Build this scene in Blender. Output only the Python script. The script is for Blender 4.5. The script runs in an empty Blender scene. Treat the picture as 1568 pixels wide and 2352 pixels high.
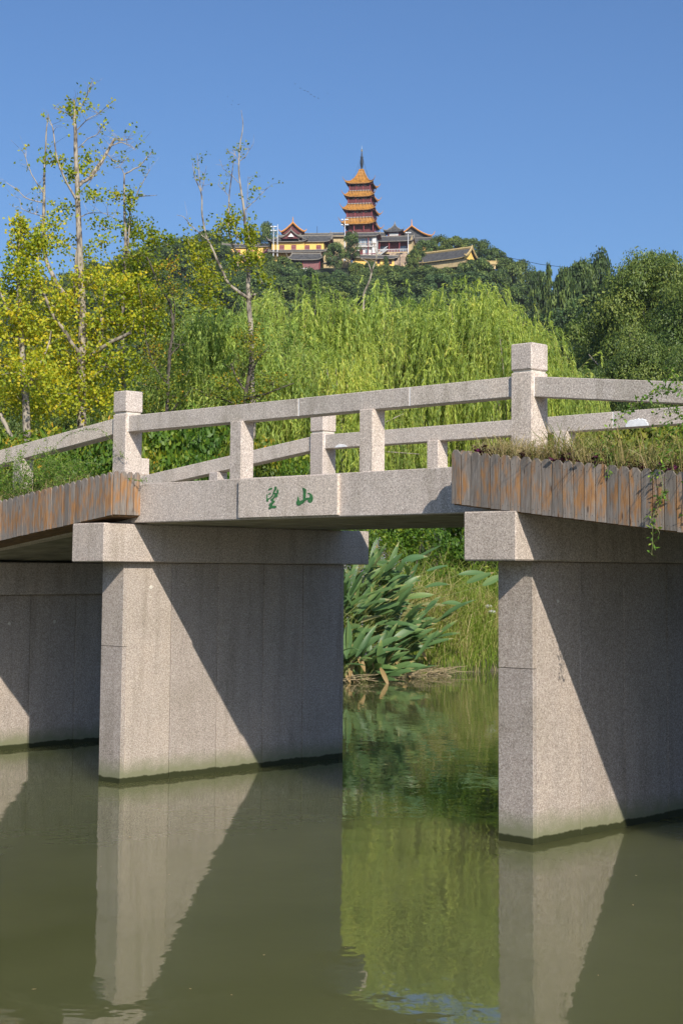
import bpy, bmesh, math, random
import numpy as np
from mathutils import Vector, Matrix, noise as mnoise
R_ = math.radians
rnd = random.Random(7)
rng = np.random.default_rng(11)
sc = bpy.context.scene
col = sc.collection

# ------------------------------------------------------------------ camera
CAM = np.array([12.2787, -10.6085, 2.0])
YAW = R_(42.5838)
FPX, CX, CY = 3647.02, 897.31, 990.77        # focal length and optical centre in units of a 1568 x 2352 frame
Rv = np.array([0.73655832, 0.67635868, 0.00455906])
Uv = np.array([0.05724211, -0.06905039, 0.99596957])
Fv = np.array([-0.67394746, 0.7333287, 0.08957584])
cd = bpy.data.cameras.new('camera'); co = bpy.data.objects.new('camera', cd); col.objects.link(co)
cd.sensor_fit = 'VERTICAL'; cd.sensor_height = 24.0; cd.lens = FPX / 2352 * 24.0
cd.shift_x = (784 - CX) / 2352; cd.shift_y = -(1176 - CY) / 2352
cd.clip_start = 0.1; cd.clip_end = 4000
co.matrix_world = Matrix(((Rv[0], Uv[0], -Fv[0], CAM[0]), (Rv[1], Uv[1], -Fv[1], CAM[1]), (Rv[2], Uv[2], -Fv[2], CAM[2]), (0, 0, 0, 1)))
sc.camera = co
# ------------------------------------------------------------------ sky and sun
SUN = np.array([1.333, -0.714, 1.0]); SUN /= np.linalg.norm(SUN)
w = bpy.data.worlds.new('World'); sc.world = w; w.use_nodes = True
nt = w.node_tree; bg = nt.nodes['Background']
sky = nt.nodes.new('ShaderNodeTexSky'); sky.sky_type = 'NISHITA'; sky.sun_disc = False
sky.sun_elevation = math.asin(SUN[2]); sky.sun_rotation = math.atan2(SUN[0], SUN[1])
sky.altitude = 50; sky.air_density = 1.0; sky.dust_density = 1.8; sky.ozone_density = 9.0
nt.links.new(sky.outputs[0], bg.inputs[0]); bg.inputs[1].default_value = 0.118
sl = bpy.data.lights.new('sun', 'SUN'); sl.energy = 4.8; sl.angle = R_(0.53); sl.color = (1.0, 0.93, 0.82)
so = bpy.data.objects.new('sun', sl); col.objects.link(so)
so.rotation_euler = Vector(SUN).to_track_quat('Z', 'Y').to_euler(); so.location = (20, -20, 30)
sc.view_settings.view_transform = 'Standard'; sc.view_settings.look = 'None'
sc.view_settings.exposure = 0.15; sc.view_settings.gamma = 1.0; sc.view_settings.use_curve_mapping = False
sc.cycles.max_bounces = 8; sc.cycles.transparent_max_bounces = 8
sc.cycles.sample_clamp_indirect = 4.0

# ------------------------------------------------------------------ helpers: points in the view, at a real distance
H_ = np.array([-math.sin(YAW), math.cos(YAW), 0.0]); S_ = np.array([math.cos(YAW), math.sin(YAW), 0.0])
def ray(u, v):
    return Fv + (u - CX) / FPX * Rv - (v - CY) / FPX * Uv
def W(u, v, d):
    r = ray(u, v); return CAM + r * (d / (r @ H_))
def onY(u, v, y):
    r = ray(u, v); return CAM + r * ((y - CAM[1]) / r[1])
def gxy(u, d):
    p = W(u, 1318, d); return p[0], p[1]

# ------------------------------------------------------------------ materials
MATS = {}
def newmat(name):
    m = bpy.data.materials.new(name); m.use_nodes = True
    return m, m.node_tree.nodes, m.node_tree.links, m.node_tree.nodes['Principled BSDF']
def N(nodes, kind, **kw):
    n = nodes.new(kind)
    for k, v in kw.items():
        if hasattr(n, k): setattr(n, k, v)
        else: n.inputs[k].default_value = v
    return n
def ramp(nodes, links, src, stops):
    r = nodes.new('ShaderNodeValToRGB')
    el = r.color_ramp.elements
    el[0].position = stops[0][0]; el[0].color = (*stops[0][1], 1)
    el[1].position = stops[-1][0]; el[1].color = (*stops[-1][1], 1)
    for p, c in stops[1:-1]:
        e = el.new(p); e.color = (*c, 1)
    links.new(src, r.inputs[0]); return r
def mix(nodes, links, fac, a, b, mode='MIX'):
    m = nodes.new('ShaderNodeMix'); m.data_type = 'RGBA'; m.blend_type = mode
    if isinstance(fac, (int, float)): m.inputs[0].default_value = fac
    else: links.new(fac, m.inputs[0])
    for i, x in ((6, a), (7, b)):
        if isinstance(x, tuple): m.inputs[i].default_value = (*x, 1)
        else: links.new(x, m.inputs[i])
    return m.outputs[2]

def granite(name, tone=(1, 1, 1), algae=False, rough=0.75, stain=0.5):
    m, n, l, b = newmat(name)
    geo = N(n, 'ShaderNodeNewGeometry')
    v = N(n, 'ShaderNodeTexVoronoi', feature='F1'); v.inputs['Scale'].default_value = 210
    l.new(geo.outputs['Position'], v.inputs['Vector'])
    sep = N(n, 'ShaderNodeSeparateColor'); l.new(v.outputs['Color'], sep.inputs[0])
    t = lambda c: tuple(c[i] * tone[i] for i in range(3))
    r = ramp(n, l, sep.outputs[0], [(0.0, t((.25, .215, .195))), (0.2, t((.37, .32, .29))), (0.5, t((.475, .41, .365))), (0.78, t((.54, .475, .425))), (1.0, t((.66, .61, .56)))])
    n2 = N(n, 'ShaderNodeTexNoise'); n2.inputs['Scale'].default_value = 70; n2.inputs['Detail'].default_value = 6
    l.new(geo.outputs['Position'], n2.inputs['Vector'])
    r2 = ramp(n, l, n2.outputs[0], [(0.34, (.70, .67, .64)), (0.5, (1, 1, 1)), (0.66, (1.2, 1.2, 1.2))])
    c = mix(n, l, 0.8, r.outputs[0], r2.outputs[0], 'MULTIPLY')
    n3 = N(n, 'ShaderNodeTexNoise'); n3.inputs['Scale'].default_value = 1.7; n3.inputs['Detail'].default_value = 6; n3.inputs['Roughness'].default_value = .65
    l.new(geo.outputs['Position'], n3.inputs['Vector'])
    r3 = ramp(n, l, n3.outputs[0], [(0.3, (.72, .72, .66)), (0.5, (1, 1, 1)), (0.7, (1.1, 1.06, 1.0))])
    c = mix(n, l, stain, c, r3.outputs[0], 'MULTIPLY')
    oi = N(n, 'ShaderNodeObjectInfo'); ro = ramp(n, l, oi.outputs['Random'], [(0.0, (.90, .90, .91)), (0.5, (1.0, .99, .98)), (1.0, (1.06, 1.04, 1.0))])
    c = mix(n, l, 1.0, c, ro.outputs[0], 'MULTIPLY')
    ms_ = N(n, 'ShaderNodeMapping'); ms_.inputs['Scale'].default_value = (7, 7, .55); l.new(geo.outputs['Position'], ms_.inputs[0])
    ns_ = N(n, 'ShaderNodeTexNoise'); ns_.inputs['Scale'].default_value = 1.0; ns_.inputs['Detail'].default_value = 6; ns_.inputs['Roughness'].default_value = .6; l.new(ms_.outputs[0], ns_.inputs['Vector'])
    rs_ = ramp(n, l, ns_.outputs[0], [(0.36, (.74, .73, .69)), (0.48, (1, 1, 1)), (0.70, (1.07, 1.06, 1.04))])
    c = mix(n, l, .55, c, rs_.outputs[0], 'MULTIPLY')
    if algae:
        sp = N(n, 'ShaderNodeSeparateXYZ'); l.new(geo.outputs['Position'], sp.inputs[0])
        n4 = N(n, 'ShaderNodeTexNoise'); n4.inputs['Scale'].default_value = 9; n4.inputs['Detail'].default_value = 5
        l.new(geo.outputs['Position'], n4.inputs['Vector'])
        ma = N(n, 'ShaderNodeMath', operation='MULTIPLY_ADD'); l.new(n4.outputs[0], ma.inputs[0]); ma.inputs[1].default_value = -0.16; l.new(sp.outputs[2], ma.inputs[2])
        ra = ramp(n, l, ma.outputs[0], [(0.0, (1, 1, 1)), (0.17, (0, 0, 0))])
        c = mix(n, l, ra.outputs[0], c, (.20, .20, .12), 'MIX')
        mb = N(n, 'ShaderNodeMath', operation='MULTIPLY_ADD'); l.new(n4.outputs[0], mb.inputs[0]); mb.inputs[1].default_value = -0.05; l.new(sp.outputs[2], mb.inputs[2])
        rb = ramp(n, l, mb.outputs[0], [(0.022, (1, 1, 1)), (0.032, (0, 0, 0))])
        c = mix(n, l, rb.outputs[0], c, (.030, .034, .010), 'MIX')
    l.new(c, b.inputs['Base Color']); b.inputs['Roughness'].default_value = rough
    b.inputs['Specular IOR Level'].default_value = 0.3
    bp = N(n, 'ShaderNodeBump'); bp.inputs['Strength'].default_value = 0.35; bp.inputs['Distance'].default_value = 0.004
    l.new(sep.outputs[1], bp.inputs['Height']); l.new(bp.outputs[0], b.inputs['Normal'])
    return m

def plain(name, c, rough=0.7, var=0.15, scale=3.0, metal=0.0, bump=0.0):
    m, n, l, b = newmat(name)
    geo = N(n, 'ShaderNodeNewGeometry')
    n2 = N(n, 'ShaderNodeTexNoise'); n2.inputs['Scale'].default_value = scale; n2.inputs['Detail'].default_value = 5
    l.new(geo.outputs['Position'], n2.inputs['Vector'])
    r = ramp(n, l, n2.outputs[0], [(0.3, tuple(x * (1 - var) for x in c)), (0.7, tuple(min(1, x * (1 + var)) for x in c))])
    l.new(r.outputs[0], b.inputs['Base Color']); b.inputs['Roughness'].default_value = rough; b.inputs['Metallic'].default_value = metal
    if bump:
        bp = N(n, 'ShaderNodeBump'); bp.inputs['Strength'].default_value = bump; bp.inputs['Distance'].default_value = .02
        l.new(n2.outputs[0], bp.inputs['Height']); l.new(bp.outputs[0], b.inputs['Normal'])
    return m

def leafmat(name, stops, trans=0.35, rough=0.55, objvar=0.0, hue2=None):
    """leaf colour comes from a per-face number for leaf age or tone; in tree crowns it also imitates shaded gaps"""
    m, n, l, b = newmat(name)
    at = N(n, 'ShaderNodeAttribute'); at.attribute_name = 'tint'
    r = ramp(n, l, at.outputs['Fac'], stops)
    c = r.outputs[0]
    if objvar:
        oi = N(n, 'ShaderNodeObjectInfo')
        r2 = ramp(n, l, oi.outputs['Random'], [(0.0, (1 - objvar, 1 - objvar * .8, 1 - objvar)), (0.45, (1, 1, 1)), (0.7, (1 + objvar * 1.2, 1 + objvar * .6, 1 - objvar * .3)), (1.0, (1 - objvar * .4, 1.0, 1 + objvar * .9))])
        c = mix(n, l, 1.0, c, r2.outputs[0], 'MULTIPLY')
    l.new(c, b.inputs['Base Color']); b.inputs['Roughness'].default_value = rough
    b.inputs['Specular IOR Level'].default_value = 0.35
    tr = N(n, 'ShaderNodeBsdfTranslucent')
    c2 = mix(n, l, 1.0, c, (1.25, 1.2, .6), 'MULTIPLY'); l.new(c2, tr.inputs[0])
    ms = N(n, 'ShaderNodeMixShader'); ms.inputs[0].default_value = trans
    l.new(b.outputs[0], ms.inputs[1]); l.new(tr.outputs[0], ms.inputs[2])
    l.new(ms.outputs[0], n['Material Output'].inputs[0])
    return m

def bark(name, a, b_, scale=14):
    m, n, l, b = newmat(name)
    geo = N(n, 'ShaderNodeNewGeometry'); mp = N(n, 'ShaderNodeMapping'); mp.inputs['Scale'].default_value = (1, 1, .45)
    l.new(geo.outputs['Position'], mp.inputs[0])
    n2 = N(n, 'ShaderNodeTexNoise'); n2.inputs['Scale'].default_value = scale; n2.inputs['Detail'].default_value = 6
    l.new(mp.outputs[0], n2.inputs['Vector'])
    r = ramp(n, l, n2.outputs[0], [(0.36, a), (0.55, b_)])
    l.new(r.outputs[0], b.inputs['Base Color']); b.inputs['Roughness'].default_value = .85
    bp = N(n, 'ShaderNodeBump'); bp.inputs['Strength'].default_value = .6; bp.inputs['Distance'].default_value = .02
    l.new(n2.outputs[0], bp.inputs['Height']); l.new(bp.outputs[0], b.inputs['Normal'])
    return m

def woodmat(name, seed, greyness, end=False):
    m, n, l, b = newmat(name)
    tc = N(n, 'ShaderNodeTexCoord'); oi = N(n, 'ShaderNodeObjectInfo')
    add = N(n, 'ShaderNodeVectorMath', operation='MULTIPLY_ADD')
    cmb = N(n, 'ShaderNodeCombineXYZ'); l.new(oi.outputs['Random'], cmb.inputs[0]); l.new(oi.outputs['Random'], cmb.inputs[1]); l.new(oi.outputs['Random'], cmb.inputs[2])
    l.new(cmb.outputs[0], add.inputs[0]); add.inputs[1].default_value = (37, 11, 53); l.new(tc.outputs['Object'], add.inputs[2])
    mp = N(n, 'ShaderNodeMapping'); mp.inputs['Scale'].default_value = (60, 60, 4.0); l.new(add.outputs[0], mp.inputs[0])
    g = N(n, 'ShaderNodeTexNoise'); g.inputs['Scale'].default_value = 1.6; g.inputs['Detail'].default_value = 7; g.inputs['Distortion'].default_value = .8; l.new(mp.outputs[0], g.inputs['Vector'])
    grey = ramp(n, l, g.outputs[0], [(0.25, (.13, .108, .088)), (0.5, (.215, .185, .158)), (0.75, (.31, .28, .25))])
    brn = ramp(n, l, g.outputs[0], [(0.25, (.20, .095, .032)), (0.5, (.34, .165, .055)), (0.75, (.42, .24, .10))])
    mp2 = N(n, 'ShaderNodeMapping'); mp2.inputs['Scale'].default_value = (14, 14, 3.6); l.new(add.outputs[0], mp2.inputs[0])
    pa = N(n, 'ShaderNodeTexNoise'); pa.inputs['Scale'].default_value = 1.25; pa.inputs['Detail'].default_value = 5; pa.inputs['Roughness'].default_value = .62; l.new(mp2.outputs[0], pa.inputs['Vector'])
    sp = N(n, 'ShaderNodeSeparateXYZ'); l.new(tc.outputs['Object'], sp.inputs[0])
    # varnish worn off at top and bottom of each board, left in its middle
    zz = N(n, 'ShaderNodeMapRange'); l.new(sp.outputs[2], zz.inputs[0]); zz.inputs[1].default_value = -.20; zz.inputs[2].default_value = .20
    zr = ramp(n, l, zz.outputs[0], [(0.0, (.02,) * 3), (0.35, (.12,) * 3), (0.6, (.10,) * 3), (1.0, (-.08 + .08,) * 3)])
    s = N(n, 'ShaderNodeMath', operation='ADD'); l.new(pa.outputs[0], s.inputs[0]); l.new(zr.outputs[0], s.inputs[1])
    fr = ramp(n, l, s.outputs[0], [(greyness, (0, 0, 0)), (greyness + .16, (.9, .9, .9))])
    c = mix(n, l, fr.outputs[0], grey.outputs[0], brn.outputs[0])
    kn = N(n, 'ShaderNodeTexVoronoi'); kn.inputs['Scale'].default_value = 1.0; l.new(mp2.outputs[0], kn.inputs['Vector'])
    kr = ramp(n, l, kn.outputs[0], [(0.06, (.25, .17, .12)), (0.12, (1, 1, 1))])
    c = mix(n, l, .8, c, kr.outputs[0], 'MULTIPLY')
    r3 = ramp(n, l, oi.outputs['Random'], [(0.0, (.78, .78, .78)), (1.0, (1.18, 1.15, 1.12))])
    c = mix(n, l, 1.0, c, r3.outputs[0], 'MULTIPLY')
    l.new(c, b.inputs['Base Color']); b.inputs['Roughness'].default_value = .7
    bp = N(n, 'ShaderNodeBump'); bp.inputs['Strength'].default_value = .4; bp.inputs['Distance'].default_value = .003
    l.new(g.outputs[0], bp.inputs['Height']); l.new(bp.outputs[0], b.inputs['Normal'])
    return m

def tilemat(name, c, freq=9.0, rough=.45):
    """roof tile courses running down the slope; object coordinates, metres"""
    m, n, l, b = newmat(name)
    tc = N(n, 'ShaderNodeTexCoord'); at = N(n, 'ShaderNodeAttribute'); at.attribute_name = 'along'
    mu = N(n, 'ShaderNodeMath', operation='MULTIPLY'); l.new(at.outputs['Fac'], mu.inputs[0]); mu.inputs[1].default_value = freq
    si = N(n, 'ShaderNodeMath', operation='SINE'); l.new(mu.outputs[0], si.inputs[0])
    ab = N(n, 'ShaderNodeMath', operation='MULTIPLY_ADD'); l.new(si.outputs[0], ab.inputs[0]); ab.inputs[1].default_value = .5; ab.inputs[2].default_value = .5
    n2 = N(n, 'ShaderNodeTexNoise'); n2.inputs['Scale'].default_value = 1.1; n2.inputs['Detail'].default_value = 8; l.new(tc.outputs['Object'], n2.inputs['Vector'])
    r = ramp(n, l, n2.outputs[0], [(0.3, tuple(x * .6 for x in c)), (0.5, c), (0.72, tuple(min(1, x * 1.35) for x in c))])
    r2 = ramp(n, l, ab.outputs[0], [(0.0, (.55, .5, .5)), (0.6, (1.05, 1.05, 1.05))])
    cc = mix(n, l, 1.0, r.outputs[0], r2.outputs[0], 'MULTIPLY')
    l.new(cc, b.inputs['Base Color']); b.inputs['Roughness'].default_value = rough
    bp = N(n, 'ShaderNodeBump'); bp.inputs['Strength'].default_value = .7; bp.inputs['Distance'].default_value = .12
    l.new(ab.outputs[0], bp.inputs['Height']); l.new(bp.outputs[0], b.inputs['Normal'])
    return m

M_GR = granite('granite_weathered', (1.22, 1.215, 1.195))
M_GRP = granite('granite_pier', (.86, .85, .83), algae=True)
M_GRC = granite('granite_cap', (1.0, .985, .955))
M_GRR = granite('granite_rail', (1.22, 1.23, 1.20), stain=.65)
M_MORT = plain('mortar', (.62, .58, .50), .9, .2, 30)
M_WHITE = plain('white_filler', (.80, .80, .80), .9, .12, 25)
M_GREENP = plain('green_sign_paint', (.045, .16, .05), .5, .3, 40)
M_UNDER = plain('deck_concrete', (.26, .24, .18), .85, .35, 4)
M_BOARD = woodmat('weathered_board', 0, .58)
M_BOARD2 = woodmat('varnished_board', 0, .515)
M_NAIL = plain('nail_steel', (.08, .07, .07), .5, .1, 10, .8)
M_SOIL = plain('potting_soil', (.06, .045, .03), .95, .4, 20, 0, .6)
M_DARKWOOD = plain('box_plywood', (.16, .085, .03), .8, .4, 14)
M_GINKBARK = bark('ginkgo_bark', (.075, .06, .05), (.36, .31, .24), 11)
M_DARKBARK = bark('dark_bark', (.035, .028, .022), (.11, .09, .07), 14)
M_GREYBARK = bark('grey_bark', (.12, .10, .08), (.33, .29, .23), 12)
M_GINK = leafmat('ginkgo_leaf', [(0, (.11, .20, .016)), (.35, (.28, .36, .025)), (.75, (.50, .51, .03)), (1, (.68, .54, .03))], .42)
M_GINKG = leafmat('ginkgo_leaf_green', [(0, (.09, .16, .014)), (.5, (.26, .32, .02)), (1, (.46, .42, .02))], .40)
M_SMALL = leafmat('small_tree_leaf', [(0, (.05, .10, .012)), (.5, (.14, .19, .02)), (.85, (.34, .33, .02)), (1, (.50, .27, .02))], .35)
M_WILLOW = leafmat('willow_leaf', [(0, (.15, .24, .055)), (.45, (.34, .45, .085)), (.85, (.54, .63, .12)), (1, (.62, .60, .15))], .42, .5, .10)
M_BUSH = leafmat('bush_leaf', [(0, (.04, .10, .012)), (.5, (.11, .21, .02)), (1, (.28, .32, .025))], .35, .5, .2)
M_YBUSH = leafmat('yellow_bush_leaf', [(0, (.09, .15, .025)), (.5, (.20, .25, .04)), (1, (.38, .36, .07))], .35, .5, .1)
M_FOREST = leafmat('forest_leaf', [(0, (.020, .040, .012)), (.5, (.070, .122, .030)), (1, (.19, .25, .055))], .2, .6, .32)  # dark end deepened so leaf colour imitates shaded gaps between crowns
M_CAMPHOR = leafmat('camphor_leaf', [(0, (.035, .068, .014)), (.5, (.105, .165, .032)), (1, (.24, .29, .06))], .25, .5, .15)
M_GRASS = leafmat('grass_blade', [(0, (.10, .18, .02)), (.6, (.24, .33, .04)), (.85, (.42, .40, .14)), (1, (.55, .44, .22))], .35)
M_DRY = leafmat('dry_grass', [(0, (.14, .20, .04)), (.35, (.36, .28, .12)), (1, (.52, .42, .24))], .3)
M_REED = leafmat('thalia_leaf', [(0, (.045, .105, .034)), (.6, (.115, .20, .070)), (.88, (.20, .27, .09)), (1, (.33, .26, .12))], .22, .42, .18)
M_REEDDRY = leafmat('thalia_dry_leaf', [(0, (.30, .20, .08)), (1, (.46, .33, .15))], .25)
M_FLOWER = plain('thalia_flower', (.24, .23, .27), .8, .4, 60)
M_VINE = leafmat('vine_leaf', [(0, (.06, .15, .015)), (.6, (.14, .27, .025)), (1, (.34, .44, .06))], .35)
M_PURPLE = leafmat('purple_leaf', [(0, (.05, .008, .03)), (1, (.12, .015, .07))], .2)
M_STEM = plain('green_stem', (.18, .21, .06), .6, .3, 30)
M_DRYSTEM = plain('dry_stem', (.42, .33, .19), .7, .3, 30)
M_YTILE = tilemat('glazed_orange_tile', (.42, .190, .026), 12)
M_YRIDGE = plain('glazed_ridge', (.44, .20, .03), .4, .25, 2)
M_TANRIDGE = plain('tan_ridge', (.46, .34, .15), .7, .2, 2)
M_ORTRIM = plain('orange_trim', (.62, .27, .06), .6, .2, 2)
M_GTILE = tilemat('grey_clay_tile', (.085, .085, .085), 16, .75)
M_GRIDGE = plain('grey_ridge_mortar', (.24, .215, .18), .8, .2, 2)
M_YWALL = plain('yellow_plaster', (.85, .55, .14), .8, .10, .8)
M_TWALL = plain('tan_plaster', (.50, .38, .20), .85, .2, 1.0)
M_WWALL = plain('white_plaster', (.74, .72, .68), .8, .08, 1.0)
M_RED = plain('dark_red_paint', (.13, .024, .026), .6, .25, 1.5)
M_REDP = plain('red_post_paint', (.25, .045, .05), .6, .15, 1.5)
M_DARK = plain('dark_recess', (.018, .016, .020), .8, .3, 1.0)
M_IRON = plain('dark_iron', (.035, .04, .05), .5, .3, 2, .3)
M_GOLD = plain('gold_ball', (.85, .60, .20), .3, .05, 2, .9)
M_FLOOR = plain('balcony_stone', (.40, .37, .35), .8, .15, 2)
M_STONE = plain('white_stone', (.66, .66, .64), .8, .15, 2)
M_RUBBLE = plain('rubble_wall', (.38, .28, .20), .9, .45, 1.2)
M_LAMPP = plain('galvanised_mast', (.62, .64, .66), .5, .1, 2)
M_EARTH = plain('bank_earth', (.10, .085, .05), .95, .4, 2, 0, .5)
M_HILL = plain('forest_floor', (.030, .045, .016), .95, .5, .15)
M_ROCK = plain('pale_rock', (.45, .44, .42), .85, .25, 4, 0, .5)
def glassmat():
    m, n, l, b = newmat('window_glass'); b.inputs['Base Color'].default_value = (.16, .22, .28, 1); b.inputs['Roughness'].default_value = .12
    b.inputs['Specular IOR Level'].default_value = .8; return m
M_GLASS = glassmat()
def watermat():
    m, n, l, b = newmat('pond_water')
    b.inputs['Base Color'].default_value = (.075, .078, .030, 1); b.inputs['Roughness'].default_value = 0.015; b.inputs['IOR'].default_value = 1.34
    b.inputs['Specular IOR Level'].default_value = 0.62; b.subsurface_method = 'BURLEY'; b.inputs['Subsurface Weight'].default_value = 1.0; b.inputs['Subsurface Radius'].default_value = (1.0, 1.0, .8); b.inputs['Subsurface Scale'].default_value = 1.5
    geo = N(n, 'ShaderNodeNewGeometry')
    a1 = N(n, 'ShaderNodeTexNoise'); a1.inputs['Scale'].default_value = .35; a1.inputs['Detail'].default_value = 3; l.new(geo.outputs['Position'], a1.inputs['Vector'])
    cr = ramp(n, l, a1.outputs[0], [(.3, (.074, .082, .030)), (.7, (.112, .116, .048))]); l.new(cr.outputs[0], b.inputs['Base Color'])
    n1 = N(n, 'ShaderNodeTexNoise'); n1.inputs['Scale'].default_value = 5.0; n1.inputs['Detail'].default_value = 2; l.new(geo.outputs['Position'], n1.inputs['Vector'])
    n2 = N(n, 'ShaderNodeTexNoise'); n2.inputs['Scale'].default_value = .8; n2.inputs['Detail'].default_value = 2; l.new(geo.outputs['Position'], n2.inputs['Vector'])
    b1 = N(n, 'ShaderNodeBump'); b1.inputs['Strength'].default_value = .5; b1.inputs['Distance'].default_value = .0030; l.new(n1.outputs[0], b1.inputs['Height'])
    b2 = N(n, 'ShaderNodeBump'); b2.inputs['Strength'].default_value = .5; b2.inputs['Distance'].default_value = .010; l.new(n2.outputs[0], b2.inputs['Height']); l.new(b1.outputs[0], b2.inputs['Normal'])
    l.new(b2.outputs[0], b.inputs['Normal']); return m
M_WATER = watermat()

# ------------------------------------------------------------------ object helpers
def tag(o, label=None, cat=None, group=None, kind=None):
    if label: o['label'] = label
    if cat: o['category'] = cat
    if group: o['group'] = group
    if kind: o['kind'] = kind
    return o
def link(o, parent=None):
    col.objects.link(o)
    if parent is not None: o.parent = parent
    return o
def empty(name, loc, rz=0.0):
    o = bpy.data.objects.new(name, None); col.objects.link(o); o.location = tuple(loc); o.rotation_euler = (0, 0, rz)
    o.empty_display_size = .2; return o
def meshobj(name, me, parent=None, loc=None, rot=None, mat=None):
    o = bpy.data.objects.new(name, me); link(o, parent)
    if loc is not None: o.location = tuple(loc)
    if rot is not None: o.rotation_euler = tuple(rot)
    return o
class MB:
    """mesh collector: verts, polygons of any size, one number 'tint' and one 'along' per polygon corner set"""
    def __init__(s): s.v = []; s.n = 0; s.f = []; s.t = []; s.mi = []; s.al = []; s.cur = 0
    def add(s, V, F, tint=None, mi=0, along=None):
        V = np.asarray(V, float).reshape(-1, 3); F = np.asarray(F, int)
        s.v.append(V); s.f.append(F + s.n); s.n += len(V)
        s.t.append(np.full(len(F), .5) if tint is None else np.broadcast_to(np.asarray(tint, float), (len(F),)))
        s.mi.append(np.full(len(F), mi)); s.al.append(np.zeros(len(V)) if along is None else np.asarray(along, float))
    def mesh(s, name, mats, smooth=False):
        me = bpy.data.meshes.new(name)
        if not isinstance(mats, (list, tuple)): mats = [mats]
        for m in mats: me.materials.append(m)
        V = np.concatenate(s.v); me.vertices.add(len(V)); me.vertices.foreach_set('co', V.astype(np.float32).ravel())
        tot = np.concatenate([np.full(len(f), f.shape[1]) for f in s.f]); idx = np.concatenate([f.ravel() for f in s.f])
        me.loops.add(len(idx)); me.loops.foreach_set('vertex_index', idx.astype(np.int32))
        me.polygons.add(len(tot)); st = np.concatenate([[0], np.cumsum(tot)[:-1]])
        me.polygons.foreach_set('loop_start', st.astype(np.int32)); me.polygons.foreach_set('loop_total', tot.astype(np.int32))
        me.polygons.foreach_set('material_index', np.concatenate(s.mi).astype(np.int32))
        me.polygons.foreach_set('use_smooth', np.full(len(tot), smooth))
        me.update(calc_edges=True)
        a = me.attributes.new('tint', 'FLOAT', 'FACE'); a.data.foreach_set('value', np.concatenate(s.t).astype(np.float32))
        al = np.concatenate(s.al)
        if al.any():
            a = me.attributes.new('along', 'FLOAT', 'POINT'); a.data.foreach_set('value', al.astype(np.float32))
        return me
    def obj(s, name, mats, parent=None, smooth=False, loc=None, rot=None):
        return meshobj(name, s.mesh(name, mats, smooth), parent, loc, rot)
    # shapes
    def box(s, x0, x1, y0, y1, z0, z1, mi=0, tint=None):
        V = [(x0, y0, z0), (x1, y0, z0), (x1, y1, z0), (x0, y1, z0), (x0, y0, z1), (x1, y0, z1), (x1, y1, z1), (x0, y1, z1)]
        F = [(0, 3, 2, 1), (4, 5, 6, 7), (0, 1, 5, 4), (1, 2, 6, 5), (2, 3, 7, 6), (3, 0, 4, 7)]
        s.add(V, F, tint, mi)
    def tube(s, P, r, k=6, mi=0, tint=None, cap=True):
        P = np.asarray(P, float); n = len(P); r = np.broadcast_to(np.asarray(r, float), (n,))
        T = np.gradient(P, axis=0); T /= np.linalg.norm(T, axis=1, keepdims=True) + 1e-9
        ref = np.array([0.31, 0.95, 0.05]) if abs(T[0][2]) > .8 else np.array([0.05, 0.1, 1.0])
        A = np.cross(T, ref); A /= np.linalg.norm(A, axis=1, keepdims=True) + 1e-9; B = np.cross(T, A)
        a = np.arange(k) / k * 2 * np.pi
        V = (P[:, None] + r[:, None, None] * (np.cos(a)[None, :, None] * A[:, None] + np.sin(a)[None, :, None] * B[:, None])).reshape(-1, 3)
        i = np.arange(n - 1)[:, None] * k; j = np.arange(k)[None]; j2 = (j + 1) % k
        F = np.stack([i + j, i + j2, i + k + j2, i + k + j], -1).reshape(-1, 4)
        s.add(V, F, tint, mi)
        if cap: s.add(V[-k:], [list(range(k))], tint, mi)
    def leaves(s, C, D, Nn, L, Wd, tint, mi=0, wide=.45):
        C = np.asarray(C, float); n = len(C)
        D = D / (np.linalg.norm(D, axis=1, keepdims=True) + 1e-9)
        S = np.cross(D, Nn); S /= np.linalg.norm(S, axis=1, keepdims=True) + 1e-9
        L = np.broadcast_to(L, (n,))[:, None]; Wd = np.broadcast_to(Wd, (n,))[:, None]
        V = np.stack([C, C + D * L * wide + S * Wd / 2, C + D * L, C + D * L * wide - S * Wd / 2], 1).reshape(-1, 3)
        F = np.arange(n * 4).reshape(n, 4)
        s.add(V, F, tint, mi)

def bevbox(name, x0, x1, y0, y1, z0, z1, mat, parent=None, bev=.006, shear=0.0, xref=0.0, jit=0.0, local=False):
    """box with chamfered, slightly chipped edges; shear tilts it along x (a sloping span)"""
    bm = bmesh.new()
    cx, cy, cz = (x0 + x1) / 2, (y0 + y1) / 2, (z0 + z1) / 2
    bmesh.ops.create_cube(bm, size=1.0, matrix=Matrix.Translation((cx, cy, cz)) @ Matrix.Diagonal((x1 - x0, y1 - y0, z1 - z0, 1)))
    if bev: bmesh.ops.bevel(bm, geom=bm.edges[:], offset=bev, segments=1, affect='EDGES', profile=.6)
    if jit:
        for v in bm.verts: v.co += Vector((rnd.uniform(-jit, jit), rnd.uniform(-jit, jit), rnd.uniform(-jit, jit)))
    if shear:
        for v in bm.verts: v.co.z += shear * (v.co.x - xref)
    off = Vector((0, 0, 0))
    if local:
        off = Vector((cx, cy, cz + (shear * (cx - xref))))
        for v in bm.verts: v.co -= off
    me = bpy.data.meshes.new(name); bm.to_mesh(me); bm.free(); me.materials.append(mat)
    return meshobj(name, me, parent, off)

def copy_tree(o, parent=None):
    c = o.copy(); col.objects.link(c)
    if parent is not None: c.parent = parent
    for ch in list(o.children): copy_tree(ch, c)
    return c


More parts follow.
